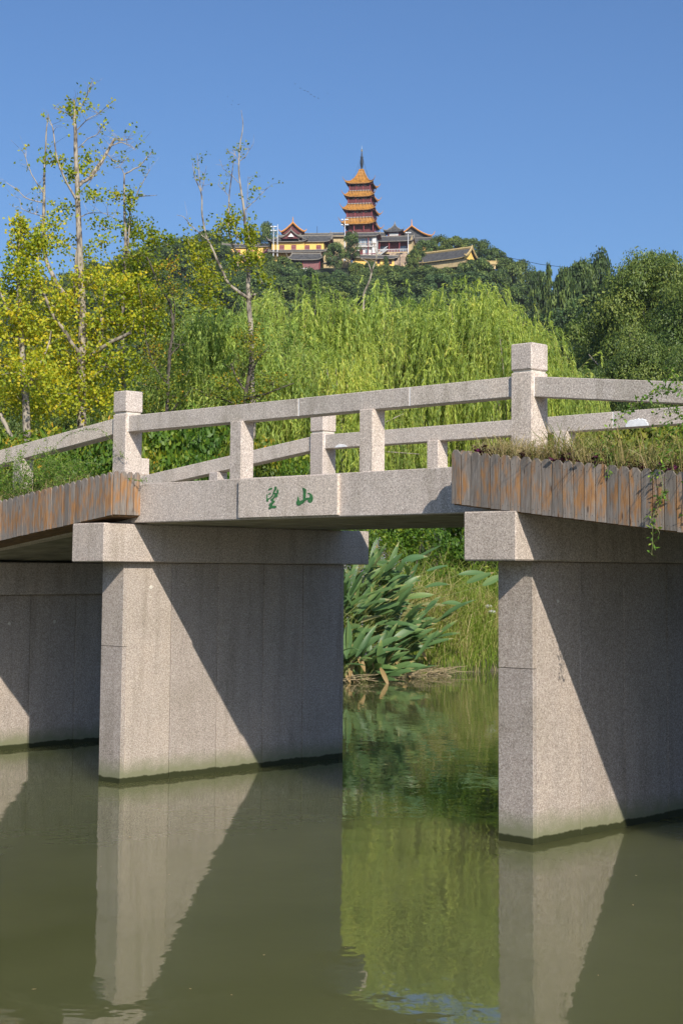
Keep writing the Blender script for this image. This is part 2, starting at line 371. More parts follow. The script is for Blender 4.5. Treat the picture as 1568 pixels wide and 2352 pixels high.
# ================================================================== WATER, BANK, HILL
def smooth(x): x = np.clip(x, 0, 1); return x * x * (3 - 2 * x)
SH_U = [-2600, -1500, -500, -200, 300, 789, 1143, 1568, 2500, 4000]; SH_D = [13, 15, 19, 23, 27.3, 29.6, 33.4, 37, 33, 26]
VG_U = [-900, -400, 0, 150, 300, 380, 450, 520, 600, 700, 800, 900, 960, 1000, 1060, 1130, 1200, 1260, 1330, 1400, 1450, 1568, 2000, 2600]
VG_V = [980, 880, 765, 700, 655, 632, 615, 612, 606, 600, 600, 600, 602, 600, 598, 622, 655, 672, 690, 716, 720, 715, 700, 760]
H2_U = [1000, 1150, 1250, 1350, 1450, 1568, 1800, 2600]; H2_Z = [0, 5, 27, 40, 40, 38, 38, 25]
def ground(u, d):
    u = np.asarray(u, float); d = np.asarray(d, float)
    dsh = np.interp(u, SH_U, SH_D)
    bank = -0.9 + 1.9 * smooth((d - dsh + .9) / 2.2) + .5 * smooth((d - dsh) / 14)
    zr = 2 + (1318 - np.interp(u, VG_U, VG_V)) / FPX * 555
    h1 = (zr - 1) * np.interp(d, [150, 250, 350, 450, 500, 530, 560, 640, 900], [0, .16, .37, .64, .79, .94, 1.0, 1.0, .6])
    h2 = np.interp(u, H2_U, H2_Z) * smooth((d - 105) / 200) * (1 - smooth((d - 330) / 260))
    return bank + np.maximum(h1, 0) + np.maximum(h2 - h1, 0)
def gpt(u, d):
    x, y = gxy(u, d); return np.array([x, y, float(ground(u, d))])
def terrain():
    us = np.concatenate([np.linspace(-1700, -250, 20), np.linspace(-200, 1750, 60), np.linspace(1850, 3200, 14)])
    ds = np.concatenate([np.linspace(-1.6, 4, 14), np.linspace(5, 40, 14), np.linspace(50, 800, 70), [860, 900]])
    V = []
    for dd in ds:
        d = np.interp(us, SH_U, SH_D) + dd
        x, y = zip(*[gxy(u, k) for u, k in zip(us, d)])
        z = ground(us, d)
        z = z + np.array([mnoise.noise(Vector((a * .35, b * .35, 0))) for a, b in zip(x, y)]) * (.12 if dd < 45 else 1.2)
        if dd > 880: z = z * 0 - 2
        V.append(np.stack([x, y, z], 1))
    V = np.array(V); nd, nu, _ = V.shape
    i, j = np.meshgrid(np.arange(nd - 1), np.arange(nu - 1), indexing='ij'); k = i * nu + j
    F = np.stack([k, k + 1, k + nu + 1, k + nu], -1).reshape(-1, 4)
    m = MB(); m.add(V.reshape(-1, 3), F, mi=0)
    me = m.mesh('hillside', [M_EARTH, M_HILL], True)
    o = meshobj('hillside_ground', me)
    mi = np.zeros(len(F), np.int32); mi[i.ravel() > 27] = 1
    me.polygons.foreach_set('material_index', mi)
    tag(o, kind='structure')
terrain()
wm = MB(); wm.add([(-160, -140, 0), (160, -140, 0), (160, 160, 0), (-160, 160, 0)], [(0, 1, 2, 3)])
tag(wm.obj('pond_water', M_WATER), kind='structure')
bm_ = MB(); bm_.add([(-160, -140, -1.5), (160, -140, -1.5), (160, 160, -1.5), (-160, 160, -1.5)], [(0, 1, 2, 3)])
tag(bm_.obj('pond_bed', M_EARTH), kind='structure')

# ================================================================== STONE FOOTBRIDGE
YB, YE = -1.0025, 1.90                  # faces of the edge beams
ZB, ZT = 2.482, 2.853                   # central beam underside and top
bridge = empty('stone_footbridge', (2.3, 0.4, 0))
tag(bridge, 'pale speckled granite footbridge with stone railings crossing the green water', 'bridge')
def part(o): 
    o.parent = bridge; o.matrix_parent_inverse = Matrix.Translation((-2.3, -0.4, 0)); return o
SL = 0.110                              # slope of the side spans
XL, XR = -0.165, 4.77                   # pier centre lines
def drop(x): return -SL * max(0, XL - x) - SL * max(0, x - XR)
# piers: a core clad with upright slabs whose joints are recessed
def pier(xr, zc, near=-1.035, depth=3.036, t=.3315):
    x0, x1 = xr - t, xr
    core = part(bevbox('pier', x0 + .02, x1 - .02, near + .02, near + depth - .02, -1.4, zc - .002, M_GRP, None, 0))
    ys = [near, near + .602, near + 1.205, near + 1.835, near + 2.41, near + depth]
    for sx in (0, 1):
        for a, b in zip(ys[:-1], ys[1:]):
            g = .0030
            xa, xb = (x1 - .05, x1 + rnd.uniform(-.002, .002)) if sx else (x0 - rnd.uniform(-.002, .002), x0 + .05)
            bevbox('pier_slab', xa, xb, a + (.0515 if a == near else g), b - (.0515 if b == ys[-1] else g), -1.3, zc - .004, M_GRP, core, .005)
    for a, b in ((-1.3, 1.292), (1.296, zc - .004)):
        bevbox('pier_slab', x0, x1, near, near + .05, a, b, M_GRP, core, .003)
    bevbox('pier_slab', x0, x1, near + depth - .05, near + depth, -1.3, zc - .004, M_GRP, core, .003)
def cap(xr, zc, t=.3315, a=.0848, y0=-1.3455, y1=2.311, h=.370):
    return part(bevbox('pier_cap', xr - t - a, xr + a, y0, y1, zc, zc + h, M_GRC, None, .010, jit=.0015))
PX = [-6.5, -3.25, 0.0, 4.9345, 8.19, 11.44]
for x in PX:
    dz = drop(x - .165)
    pier(x, 2.104 + dz); cap(x, 2.104 + dz)
# small square patches of mortar on the piers
def blob(x, y, z, r, ax='x', mat=M_MORT, name='mortar_patch', sx=1.0, parent=None, th=.004, n=14, half=False):
    m = MB(); P = []
    for i in range(n):
        a = i / n * 2 * math.pi; rr = r * (rnd.uniform(.84, 1.05) if n > 30 else rnd.uniform(.75, 1.15)); c, s = math.cos(a) * rr * sx, math.sin(a) * rr
        if half: s = max(s, 0) * 1.2
        P.append((0, c, s) if ax == 'x' else (c, 0, s))
    P = np.array(P); off = np.array((th, 0, 0) if ax == 'x' else (0, -th, 0))
    V = np.concatenate([P, P * .9 + off]) + np.array([x, y, z])
    F = [(i, (i + 1) % n, n + (i + 1) % n, n + i) for i in range(n)]
    if ax == 'y': F = [f for f in F]
    m.add(V, F); m.add(V[n:], [list(range(n))])
    o = m.obj(name, mat); part(o); return o
blob(.0005, -.70, 1.86, .022); blob(.0005, -.71, 1.77, .008)
blob(4.935, -.72, 1.80, .014)
for i in (1, ):
    blob(-3.249, -.12, 1.42, .02); blob(-3.249, .5, 1.43, .02)
# edge beams
def beam(x0, x1, shear, zref, y0, y1, name='edge_beam'):
    xr = x0 if x0 >= 0 else x1
    return part(bevbox(name, x0, x1, y0, y1, ZB + zref, ZT + zref, M_GR, None, .006, shear, xr, .0015))
for y0, y1 in ((YB, YB + .16), (YE - .16, YE)):
    beam(-.060, XR + .03, 0, 0, y0, y1)
    beam(-3.40, -.066, SL, 0, y0, y1)
    o = beam(XR + .036, 8.05, 0, 0, y0, y1)
    for v in o.data.vertices: v.co.z -= SL * (v.co.x - XR)
    o = beam(-6.6, -3.406, 0, 0, y0, y1)
    for v in o.data.vertices: v.co.z += SL * (v.co.x - XL)
    o = beam(8.056, 11.4, 0, 0, y0, y1)
    for v in o.data.vertices: v.co.z -= SL * (v.co.x - XR)
# deck slabs, joints seen from below
ny = 6
for x0, x1 in ((-6.6, -3.35), (-3.34, -.12), (-.115, 4.80), (4.81, 8.05), (8.06, 11.4)):
    for k in range(ny):
        a = YB + .165 + (YE - YB - .33) * k / ny; b = YB + .165 + (YE - YB - .33) * (k + 1) / ny
        o = bevbox('deck_slab', x0, x1, a + .004, b - .004, ZB - .006 + rnd.uniform(-.004, .004), ZB + .2, M_UNDER, None, .006)
        for v in o.data.vertices: v.co.z += (SL * (v.co.x - XL) if x1 < 0 else (-SL * (v.co.x - XR) if x0 > 4.8 else 0))
        part(o)
# name plaque, standing 3 cm proud of the beam, with two carved green characters
PY = YB - .030
plq = part(bevbox('name_plaque', 1.62, 2.868, PY, YB + .01, 2.496, 2.842, M_GR, None, .003))
def carve(polys, ox, oz, sx, sz):
    """a character as cut strokes: each polygon is sunk into the plaque; the paint lies in the cut"""
    m = MB()
    for P in polys:
        P = np.array(P, float); n = len(P)
        X = ox + P[:, 0] * sx; Z = oz - P[:, 1] * sz
        c = np.array([X.mean(), Z.mean()])
        rimx, rimz = X, Z
        V0 = np.stack([rimx, np.full(n, PY - .0030), rimz], 1)
        V1 = np.stack([rimx, np.full(n, PY + .002), rimz], 1)
        m.add(np.concatenate([V0, V1]), [(i, (i + 1) % n, n + (i + 1) % n, n + i) for i in range(n)])
        m.add(V0, [list(range(n))])
    o = m.obj('carved_character', M_GREENP, None); o.parent = plq; return o
# strokes in pixels of an enlarged view of the plaque (x, y down)
SHAN = [[(880, 294), (893, 292), (908, 303), (926, 314), (922, 345), (920, 385), (918, 408), (940, 404), (962, 403), (966, 385), (960, 368), (940, 360), (943, 353), (958, 351), (978, 362), (992, 378), (1001, 402), (1001, 428), (994, 448), (980, 461), (964, 462), (948, 452), (944, 440), (946, 428), (925, 432), (912, 438), (900, 462), (878, 470), (860, 480), (842, 489), (828, 485), (817, 472), (811, 455), (815, 440), (824, 432), (828, 400), (831, 384), (838, 396), (846, 425), (852, 441), (866, 434), (884, 430), (890, 418), (890, 380), (892, 340), (886, 310)]]
WANG = [[(489, 322), (497, 306), (510, 297), (524, 293), (538, 297), (536, 308), (522, 314), (505, 321)],
        [(478, 362), (482, 372), (485, 395), (486, 412), (498, 412), (515, 400), (530, 388), (540, 378), (546, 345), (556, 325), (563, 305), (562, 290), (572, 279), (583, 284), (587, 300), (583, 318), (573, 332), (563, 345), (556, 362), (550, 378), (540, 398), (520, 410), (505, 421), (496, 430), (490, 446), (481, 450), (473, 442), (472, 425), (476, 405), (474, 385)],
        [(592, 318), (601, 314), (608, 326), (609, 346), (604, 362), (597, 374), (599, 392), (590, 403), (574, 402), (560, 412), (552, 424), (550, 436), (568, 442), (567, 455), (556, 465), (545, 476), (540, 487), (545, 496), (566, 494), (582, 497), (584, 508), (582, 519), (560, 523), (535, 522), (520, 529), (505, 534), (498, 528), (500, 512), (510, 505), (516, 496), (503, 494), (498, 486), (506, 472), (520, 462), (532, 456), (535, 440), (520, 432), (516, 426), (532, 416), (548, 402), (560, 384), (566, 368), (580, 365), (590, 350), (585, 335)],
        [(492, 364), (505, 355), (520, 352), (518, 362), (504, 370), (495, 372)],
        [(549, 358), (560, 352), (578, 352), (586, 358), (574, 366), (556, 368)]]
carve(SHAN, 2.370 - 811 * .00109, 2.740 + 292 * .00078, .00109, .00078)
carve(WANG, 1.994 - 472 * .00114, 2.765 + 279 * .00079, .00114, .00079)

# newel posts with cap blocks, handrails, balusters on both sides
W2 = 2.713
def newel(x0, y0, dz):
    w_ = .2043; zt = 3.552 + dz
    p_ = part(bevbox('newel_post', x0, x0 + w_, y0, y0 + w_, ZB + .1 + dz, zt, M_GR, None, .007, jit=.0012))
    bevbox('post_neck', x0 + .014, x0 + w_ - .014, y0 + .014, y0 + w_ - .014, zt - .002, zt + .020, M_MORT, p_, 0)
    bevbox('post_cap', x0 - .001, x0 + w_ + .001, y0 - .001, y0 + w_ + .001, zt + .018, 3.779 + dz, M_GR, p_, .009, jit=.001)
for y0 in (-.998, -.998 + W2):
    for x0, dz in ((-.2634, 0), (4.7016, 0), (-3.52, drop(-3.42)), (8.02, drop(8.12))):
        newel(x0, y0, dz)
def rail(x0, x1, y0, kind, joints=()):
    xs = [x0] + list(joints) + [x1]
    for i, (a, b) in enumerate(zip(xs[:-1], xs[1:])):
        g = .004
        a2 = a + (g if i else 0); b2 = b - (g if i < len(xs) - 2 else 0)
        o = bevbox('handrail', a2, b2, y0 + .026, y0 + .176, 3.373, 3.531, M_GRR, None, .005, jit=.001)
        if kind == 'L':
            for v in o.data.vertices: v.co.z += SL * (v.co.x - XL)
        if kind == 'R':
            for v in o.data.vertices: v.co.z -= SL * (v.co.x - XR)
        part(o)
    for j in joints:
        part(bevbox('rail_joint', j - .0045, j + .0045, y0 + .0285, y0 + .1735, 3.376, 3.529, M_WHITE, None, 0))
def baluster(x0, y0, sl=0.0):
    part(bevbox('baluster', x0, x0 + .1544, y0 + .003, y0 + .157, ZT + sl - .10, 3.374 + sl + .003, M_GR, None, .006, jit=.0012))
for y0 in (-.998, -.998 + W2):
    front = y0 < 0
    rail(-.059, 4.7016, y0, 'C', (2.323, 3.627) if front else (3.76,))
    rail(-3.316, -.2634, y0, 'L'); rail(4.906, 8.02, y0, 'R')
    for x in (1.4559, 3.0817): baluster(x, y0)
    baluster(-1.96, y0, drop(-1.88)); baluster(6.42, y0, drop(6.5))
    # wet mortar smeared where the rail meets the post
    part(bevbox('rail_joint', -.0595, -.053, y0 + .024, y0 + .15, 3.377, 3.528, M_WHITE, None, 0))
    part(bevbox('rail_joint', 4.9045, 4.912, y0 + .024, y0 + .15, 3.377 - .016, 3.528 - .016, M_WHITE, None, 0))
yrr = -.998 + W2 + .026
blob(.19, yrr, 3.378, .028, 'y', M_WHITE, 'filler_patch', 3.6, th=.003, n=34, half=True)
pw = onY(1461, 972, yrr)
blob(pw[0], yrr, 3.378, .062, 'y', M_WHITE, 'filler_patch', 2.3, th=.003, n=44, half=True)

# ================================================================== WOODEN PLANTERS
def board_mesh(name, w_, h, th, seed, shear=0.0):
    r = random.Random(seed); c = .031 + r.uniform(-.004, .004); j = lambda: r.uniform(-.002, .002)
    P = [(-w_ / 2 + .001, -h / 2), (w_ / 2 - .001, -h / 2), (w_ / 2 - .001, h / 2 - c + j()), (w_ / 2 - c * .85, h / 2 - .003 + j()), (-w_ / 2 + c * .85, h / 2 - .003 + j()), (-w_ / 2 + .001, h / 2 - c + j())]
    P = [(x, z + shear * x) for x, z in P]
    n = len(P); m = MB()
    V = [(x, -th / 2, z) for x, z in P] + [(x, th / 2, z) for x, z in P]
    m.add(V[:n], [list(range(n))]); m.add(V[n:], [list(range(n))[::-1]])
    m.add(V, [(i, n + i, n + (i + 1) % n, (i + 1) % n) for i in range(n)])
    for sx in (-1, 1):
        for z in (-h / 2 + .035, h / 2 - .065):
            x = sx * w_ * .28; a = np.arange(6) / 6 * 2 * np.pi
            m.add(np.stack([x + .0028 * np.cos(a), np.full(6, -th / 2 - .0012), z + .0028 * np.sin(a)], 1), [list(range(6))], mi=1)
    return m
BMS = {k: [[board_mesh('board', .0890, .415, .016, i, k * (SL + .012) * .8).mesh('board', [mt, M_NAIL]) for i in range(5)] for mt in (M_BOARD, M_BOARD2)] for k in (1, -1, 0)}
def planter(x0, x1, ztop0, side, label, yf=-1.33):
    """boxes hung on the outside of the beam; side=-1: runs down to the left from x1, +1: down to the right from x0"""
    sl = SL + .012
    o = empty('wooden_planter', ((x0 + x1) / 2, -1.17, ztop0 - .3)); tag(o, label, 'planter', 'wooden planters hung along the bridge beams')
    inv = Matrix.Translation(o.location).inverted()
    def P(q): q.parent = o; q.matrix_parent_inverse = inv; return q
    nb = int(round((x1 - x0) / .0955))
    for i in range(nb):
        x = (x1 - .048 - i * .0955) if side < 0 else (x0 + .048 + i * .0955)
        dd = abs(x - (x1 if side < 0 else x0))
        me = rnd.choice(BMS[-side][1 if rnd.random() < (.8 if side < 0 else .5) else 0])
        q = meshobj('board', me, None, (x, yf + rnd.uniform(-.002, .002), ztop0 - .2075 - sl * dd + rnd.uniform(-.0015, .0015)), (rnd.uniform(-.006, .006), rnd.uniform(-.007, .007), rnd.uniform(-.02, .02)))
        P(q)
    xe = x1 if side < 0 else x0
    for k in range(4):
        q = meshobj('board', rnd.choice(BMS[0][1]), None, (xe, yf + .048 + k * .081, ztop0 - .2075 + .004), (0, 0, R_(90) * (1 if side < 0 else -1)))
        q.scale = (.85, 1, 1); P(q)
    # inner box and soil follow the slope
    for nm, a, b, za, zb, mt in (('box_frame', yf + .012, YB - .004, -.425, -.385, M_DARKWOOD), ('box_frame', YB - .02, YB - .004, -.385, -.05, M_DARKWOOD), ('soil', yf + .012, YB - .022, -.385, -.055, M_SOIL)):
        q = bevbox(nm, x0 + .012, x1 - .012, a, b, ztop0 + za, ztop0 + zb, mt, None, 0)
        for v in q.data.vertices: v.co.z -= sl * ((x1 - v.co.x) if side < 0 else (v.co.x - x0))
        P(q)
    return o
planter(-4.9, .18, 2.962, -1, 'weathered wooden box planter of pointed boards on the left of the bridge')
planter(4.39, 8.6, 2.957, 1, 'weathered wooden box planter of pointed boards on the right, with a vine hanging over it')

# ================================================================== PAGODA AND TEMPLE ON THE HILL
def roof_ring(m, a, b, ztop, zeave, lift, thick=.28, mi_tile=0, mi_under=1, n=12, ns=6, p=1.9, ext=.06, na=None):
    """a square skirt roof: inner half width a, outer half width b, hollow slope, corners swept up and out"""
    for q in range(4):
        ang = q * math.pi / 2; c, s = math.cos(ang), math.sin(ang)
        V = []; al = []
        for lay in (0, 1):
            for i in range(ns + 1):
                t = i / ns; hw = a + (b - a) * t
                z = zeave + (ztop - zeave) * (1 - t) ** p
                for j in range(n + 1):
                    k = j / n * 2 - 1; e = abs(k) ** 5 * t ** 2
                    x = k * hw * (1 + ext * e); y = -hw * (1 + ext * e); zz = z + lift * e - (thick * (1 if t > .01 else .2) if lay else 0)
                    V.append((c * x - s * y, s * x + c * y, zz)); al.append(x)
        V = np.array(V); n1 = n + 1; L = (ns + 1) * n1
        F = [(i * n1 + j, i * n1 + j + 1, (i + 1) * n1 + j + 1, (i + 1) * n1 + j) for i in range(ns) for j in range(n)]
        F = [tuple(reversed(f)) for f in F]
        m.add(V[:L], F, mi=mi_tile, along=al[:L])
        m.add(V[L:], [tuple(reversed(f)) for f in F], mi=mi_under)
        Fe = [(ns * n1 + j, ns * n1 + j + 1, L + ns * n1 + j + 1, L + ns * n1 + j) for j in range(n)]
        m.add(V, Fe, mi=mi_tile, along=al)
def hip_ridges(m, a, b, ztop, zeave, lift, r=.2, mi=2, p=1.9, ext=.06, horn=1.3, ns=8, shorten=0.0):
    for sx in (-1, 1):
        for sy in (-1, 1):
            P = []; R = []
            for i in range(ns + 1):
                t = i / ns; hw = (a + (b - a) * t) * (1 + ext * t ** 2)
                P.append((sx * hw, sy * hw, zeave + (ztop - zeave) * (1 - t) ** p + lift * t ** 2 * 1.0 + r * .6)); R.append(r)
            hw = b * (1 + ext)
            for k in (.35, .7, 1.0):
                P.append((sx * (hw + horn * .62 * k), sy * (hw + horn * .62 * k), zeave + lift + r * .6 + horn * k ** 1.5)); R.append(r * (1.0 - .75 * k))
            m.tube(P, R, 5, mi)
            m.box(sx * a * .5 + sx * b * .5 - .18, sx * a * .5 + sx * b * .5 + .18, sy * a * .5 + sy * b * .5 - .18, sy * a * .5 + sy * b * .5 + .18, zeave + (ztop - zeave) * .5 ** p + r, zeave + (ztop - zeave) * .5 ** p + r + .55, mi)
DP = 560.0
pb = W(829.5, 527.6, DP)
pag = empty('pagoda', (pb[0], pb[1], pb[2] - 7.5), YAW + R_(-9))
tag(pag, 'square multi storey pagoda with orange glazed roofs and dark red walls on the hilltop', 'pagoda')
H0 = 7.5
# (eave z, roof top z, floor z, wall top z, half wall, half eave)
LV = [dict(w0=-7.5, w1=1.3, hw=5.1, roof=(1.05, 3.15), be=5.95, top=4.75),
      dict(w0=3.75, w1=6.5, hw=4.5, roof=(6.2, 8.2), be=5.65, top=4.35, fl=(3.2, 3.68)),
      dict(w0=8.85, w1=11.4, hw=4.12, roof=(11.15, 13.05), be=5.2, top=3.95, fl=(8.3, 8.78)),
      dict(w0=13.6, w1=16.2, hw=3.7, roof=(16.0, 21.8), be=4.85, top=.62, fl=(13.1, 13.55))]
RM = [M_YTILE, M_RED, M_YRIDGE]
for i, L in enumerate(LV):
    hw = L['hw']; z0, z1 = L['w0'] + H0, L['w1'] + H0
    core = MB(); core.box(-hw + 1.25, hw - 1.25, -hw + 1.25, hw - 1.25, z0, z1 + .6)
    if i == 0: core.box(-hw - .4, hw + .4, -hw - .4, hw + .4, 0, 3.2, mi=1)
    core_o = core.obj('storey', [M_DARK, M_STONE], pag)
    if 'fl' in L:
        a = hw + .28
        m = MB(); m.box(-a, a, -a, a, L['fl'][0] + H0 + .20, L['fl'][1] + H0 - .04)
        for k in range(9):
            for sx in (-1, 1):
                x = (-1 + 2 * k / 8) * a * .95
                m.box(x - .08, x + .08, sx * (a + .05) - .08, sx * (a + .05) + .08, L['fl'][0] + H0 - .35, L['fl'][1] + H0 - .05, mi=1)
                m.box(sx * (a + .05) - .08, sx * (a + .05) + .08, x - .08, x + .08, L['fl'][0] + H0 - .35, L['fl'][1] + H0 - .05, mi=1)
        m.obj('balcony_floor', [M_FLOOR, M_DARK], core_o)
    rz0 = z0 if i else H0 - 1.5
    for k in range(4):
        for sd in range(4):
            if k == 3: continue
            x = (-1, -.34, .34, 1)[k] * hw; c, s = math.cos(sd * math.pi / 2), math.sin(sd * math.pi / 2)
            m = MB(); m.tube([(c * x + s * hw, s * x - c * hw, rz0 - .1), (c * x + s * hw, s * x - c * hw, z1 + .2)], .19, 8)
            m.obj('column', M_REDP, core_o)
    for sd in range(4):
        c, s = math.cos(sd * math.pi / 2), math.sin(sd * math.pi / 2)
        T = lambda x0, x1, y0, y1, za, zb: [(c * x - s * y, s * x + c * y, z) for z in (za, zb) for x, y in ((x0, y0), (x1, y0), (x1, y1), (x0, y1))]
        FB = [(0, 3, 2, 1), (4, 5, 6, 7), (0, 1, 5, 4), (1, 2, 6, 5), (2, 3, 7, 6), (3, 0, 4, 7)]
        m = MB(); zb = z0 + (z1 - z0) * .52
        for k in range(26):
            x = -hw + 2 * hw * (k + .5) / 26
            m.add(T(x - .07, x + .07, -hw - .03, -hw + .06, rz0, zb - .12), FB)
        m.add(T(-hw, hw, -hw - .06, -hw + .08, zb - .12, zb), FB); m.add(T(-hw, hw, -hw + .06, -hw + .1, rz0, zb - .1), FB)
        m.obj('balustrade', M_RED, core_o)
        y = -hw + 1.22
        m = MB(); m.add(T(-hw + 1.25, hw - 1.25, y - .06, y, zb - 1, z1 - .35), FB); m.obj('wall_panel', M_RED, core_o)
        for k in (-.62, -.26, .26, .62):
            ww = .38 if abs(k) < .5 else .5
            x = k * (hw - 1.0)
            q = MB(); q.add(T(x - ww, x + ww, y - .16, y - .07, zb - .15, zb + .62), FB); wo = q.obj('window', M_WWALL, core_o)
            if abs(k) > .5:
                q = MB(); q.add(T(x - .16, x + .16, y - .20, y - .165, zb - .1, zb + .38), FB)
                wq = q.obj('window', M_DARK, core_o)
    za, zt = L['roof'][0] + H0, L['roof'][1] + H0
    m = MB(); last = i == 3
    pw_ = 2.1 if last else 1.7
    roof_ring(m, L['top'], L['be'], zt, za, .75, .3, 0, 1, 16, 10 if last else 7, pw_)
    hip_ridges(m, L['top'], L['be'], zt, za, .75, .17, 2, pw_)
    if not last: m.box(-L['top'] - .1, L['top'] + .1, -L['top'] - .1, L['top'] + .1, zt - .15, zt + .12, 2)
    # rafters under the eaves
    for sd in range(4):
        c, s = math.cos(sd * math.pi / 2), math.sin(sd * math.pi / 2)
        for k in range(18):
            x = (-1 + 2 * (k + .5) / 18) * L['be'] * .96
            V = [(x - .06, -L['be'] + .1, za - .42), (x + .06, -L['be'] + .1, za - .42), (x + .06, -hw, za - .1), (x - .06, -hw, za - .1),
                 (x - .06, -L['be'] + .1, za - .27), (x + .06, -L['be'] + .1, za - .27), (x + .06, -hw, za + .05), (x - .06, -hw, za + .05)]
            m.add([(c * a - s * b, s * a + c * b, z) for a, b, z in V], [(0, 3, 2, 1), (4, 5, 6, 7), (0, 1, 5, 4), (1, 2, 6, 5), (2, 3, 7, 6), (3, 0, 4, 7)], mi=1)
    m.obj('roof', RM, pag)
m = MB(); m.box(-.85, .85, -.85, .85, 21.55 + H0, 21.95 + H0); m.box(-.7, .7, -.7, .7, 20.6 + H0, 21.55 + H0)
m.obj('roof_finial_base', M_YRIDGE, pag)
m = MB(); m.box(-.42, .42, -.74, -.705, 20.5 + H0, 21.3 + H0); m.obj('white_panel', M_WHITE, pag)
prof = [(21.95, .30), (22.6, .32), (23.2, .36)]
for k in range(9):
    z = 23.5 + k * .42; r = .42 + .22 * math.sin(math.pi * (k + .5) / 9)
    prof += [(z, r * .62), (z + .08, r), (z + .2, r), (z + .28, r * .62)]
prof += [(27.35, .3), (27.4, .62), (27.5, .62), (27.55, .28), (28.8, .24), (29.3, .16), (29.5, .1)]
m = MB(); m.tube([(0, 0, z + H0 - .95) for z, r in prof], [r for z, r in prof], 10)
spire = m.obj('spire', M_IRON, pag)
m = MB(); m.tube([(0, 0, 28.5 + H0), (0, 0, 28.65 + H0), (0, 0, 28.95 + H0), (0, 0, 29.1 + H0), (0, 0, 29.3 + H0), (0, 0, 29.45 + H0)], [.12, .3, .3, .16, .2, .05], 8); m.obj('gold_ball', M_GOLD, spire)
m = MB(); m.tube([(0, 0, 29.4 + H0), (0, 0, 30.7 + H0)], [.07, .04], 5); m.obj('lightning_rod', M_LAMPP, spire)
for sx in (-1, 1):
    for sy in (-1, 1):
        m = MB(); m.tube([(sx * .3, sy * .3, 26.4 + H0), (sx * 1.15, sy * 1.15, 23.2 + H0), (sx * 1.9, sy * 1.9, 20.6 + H0), (sx * 2.7, sy * 2.7, 18.55 + H0)], .035, 4); m.obj('chain', M_IRON, pag)

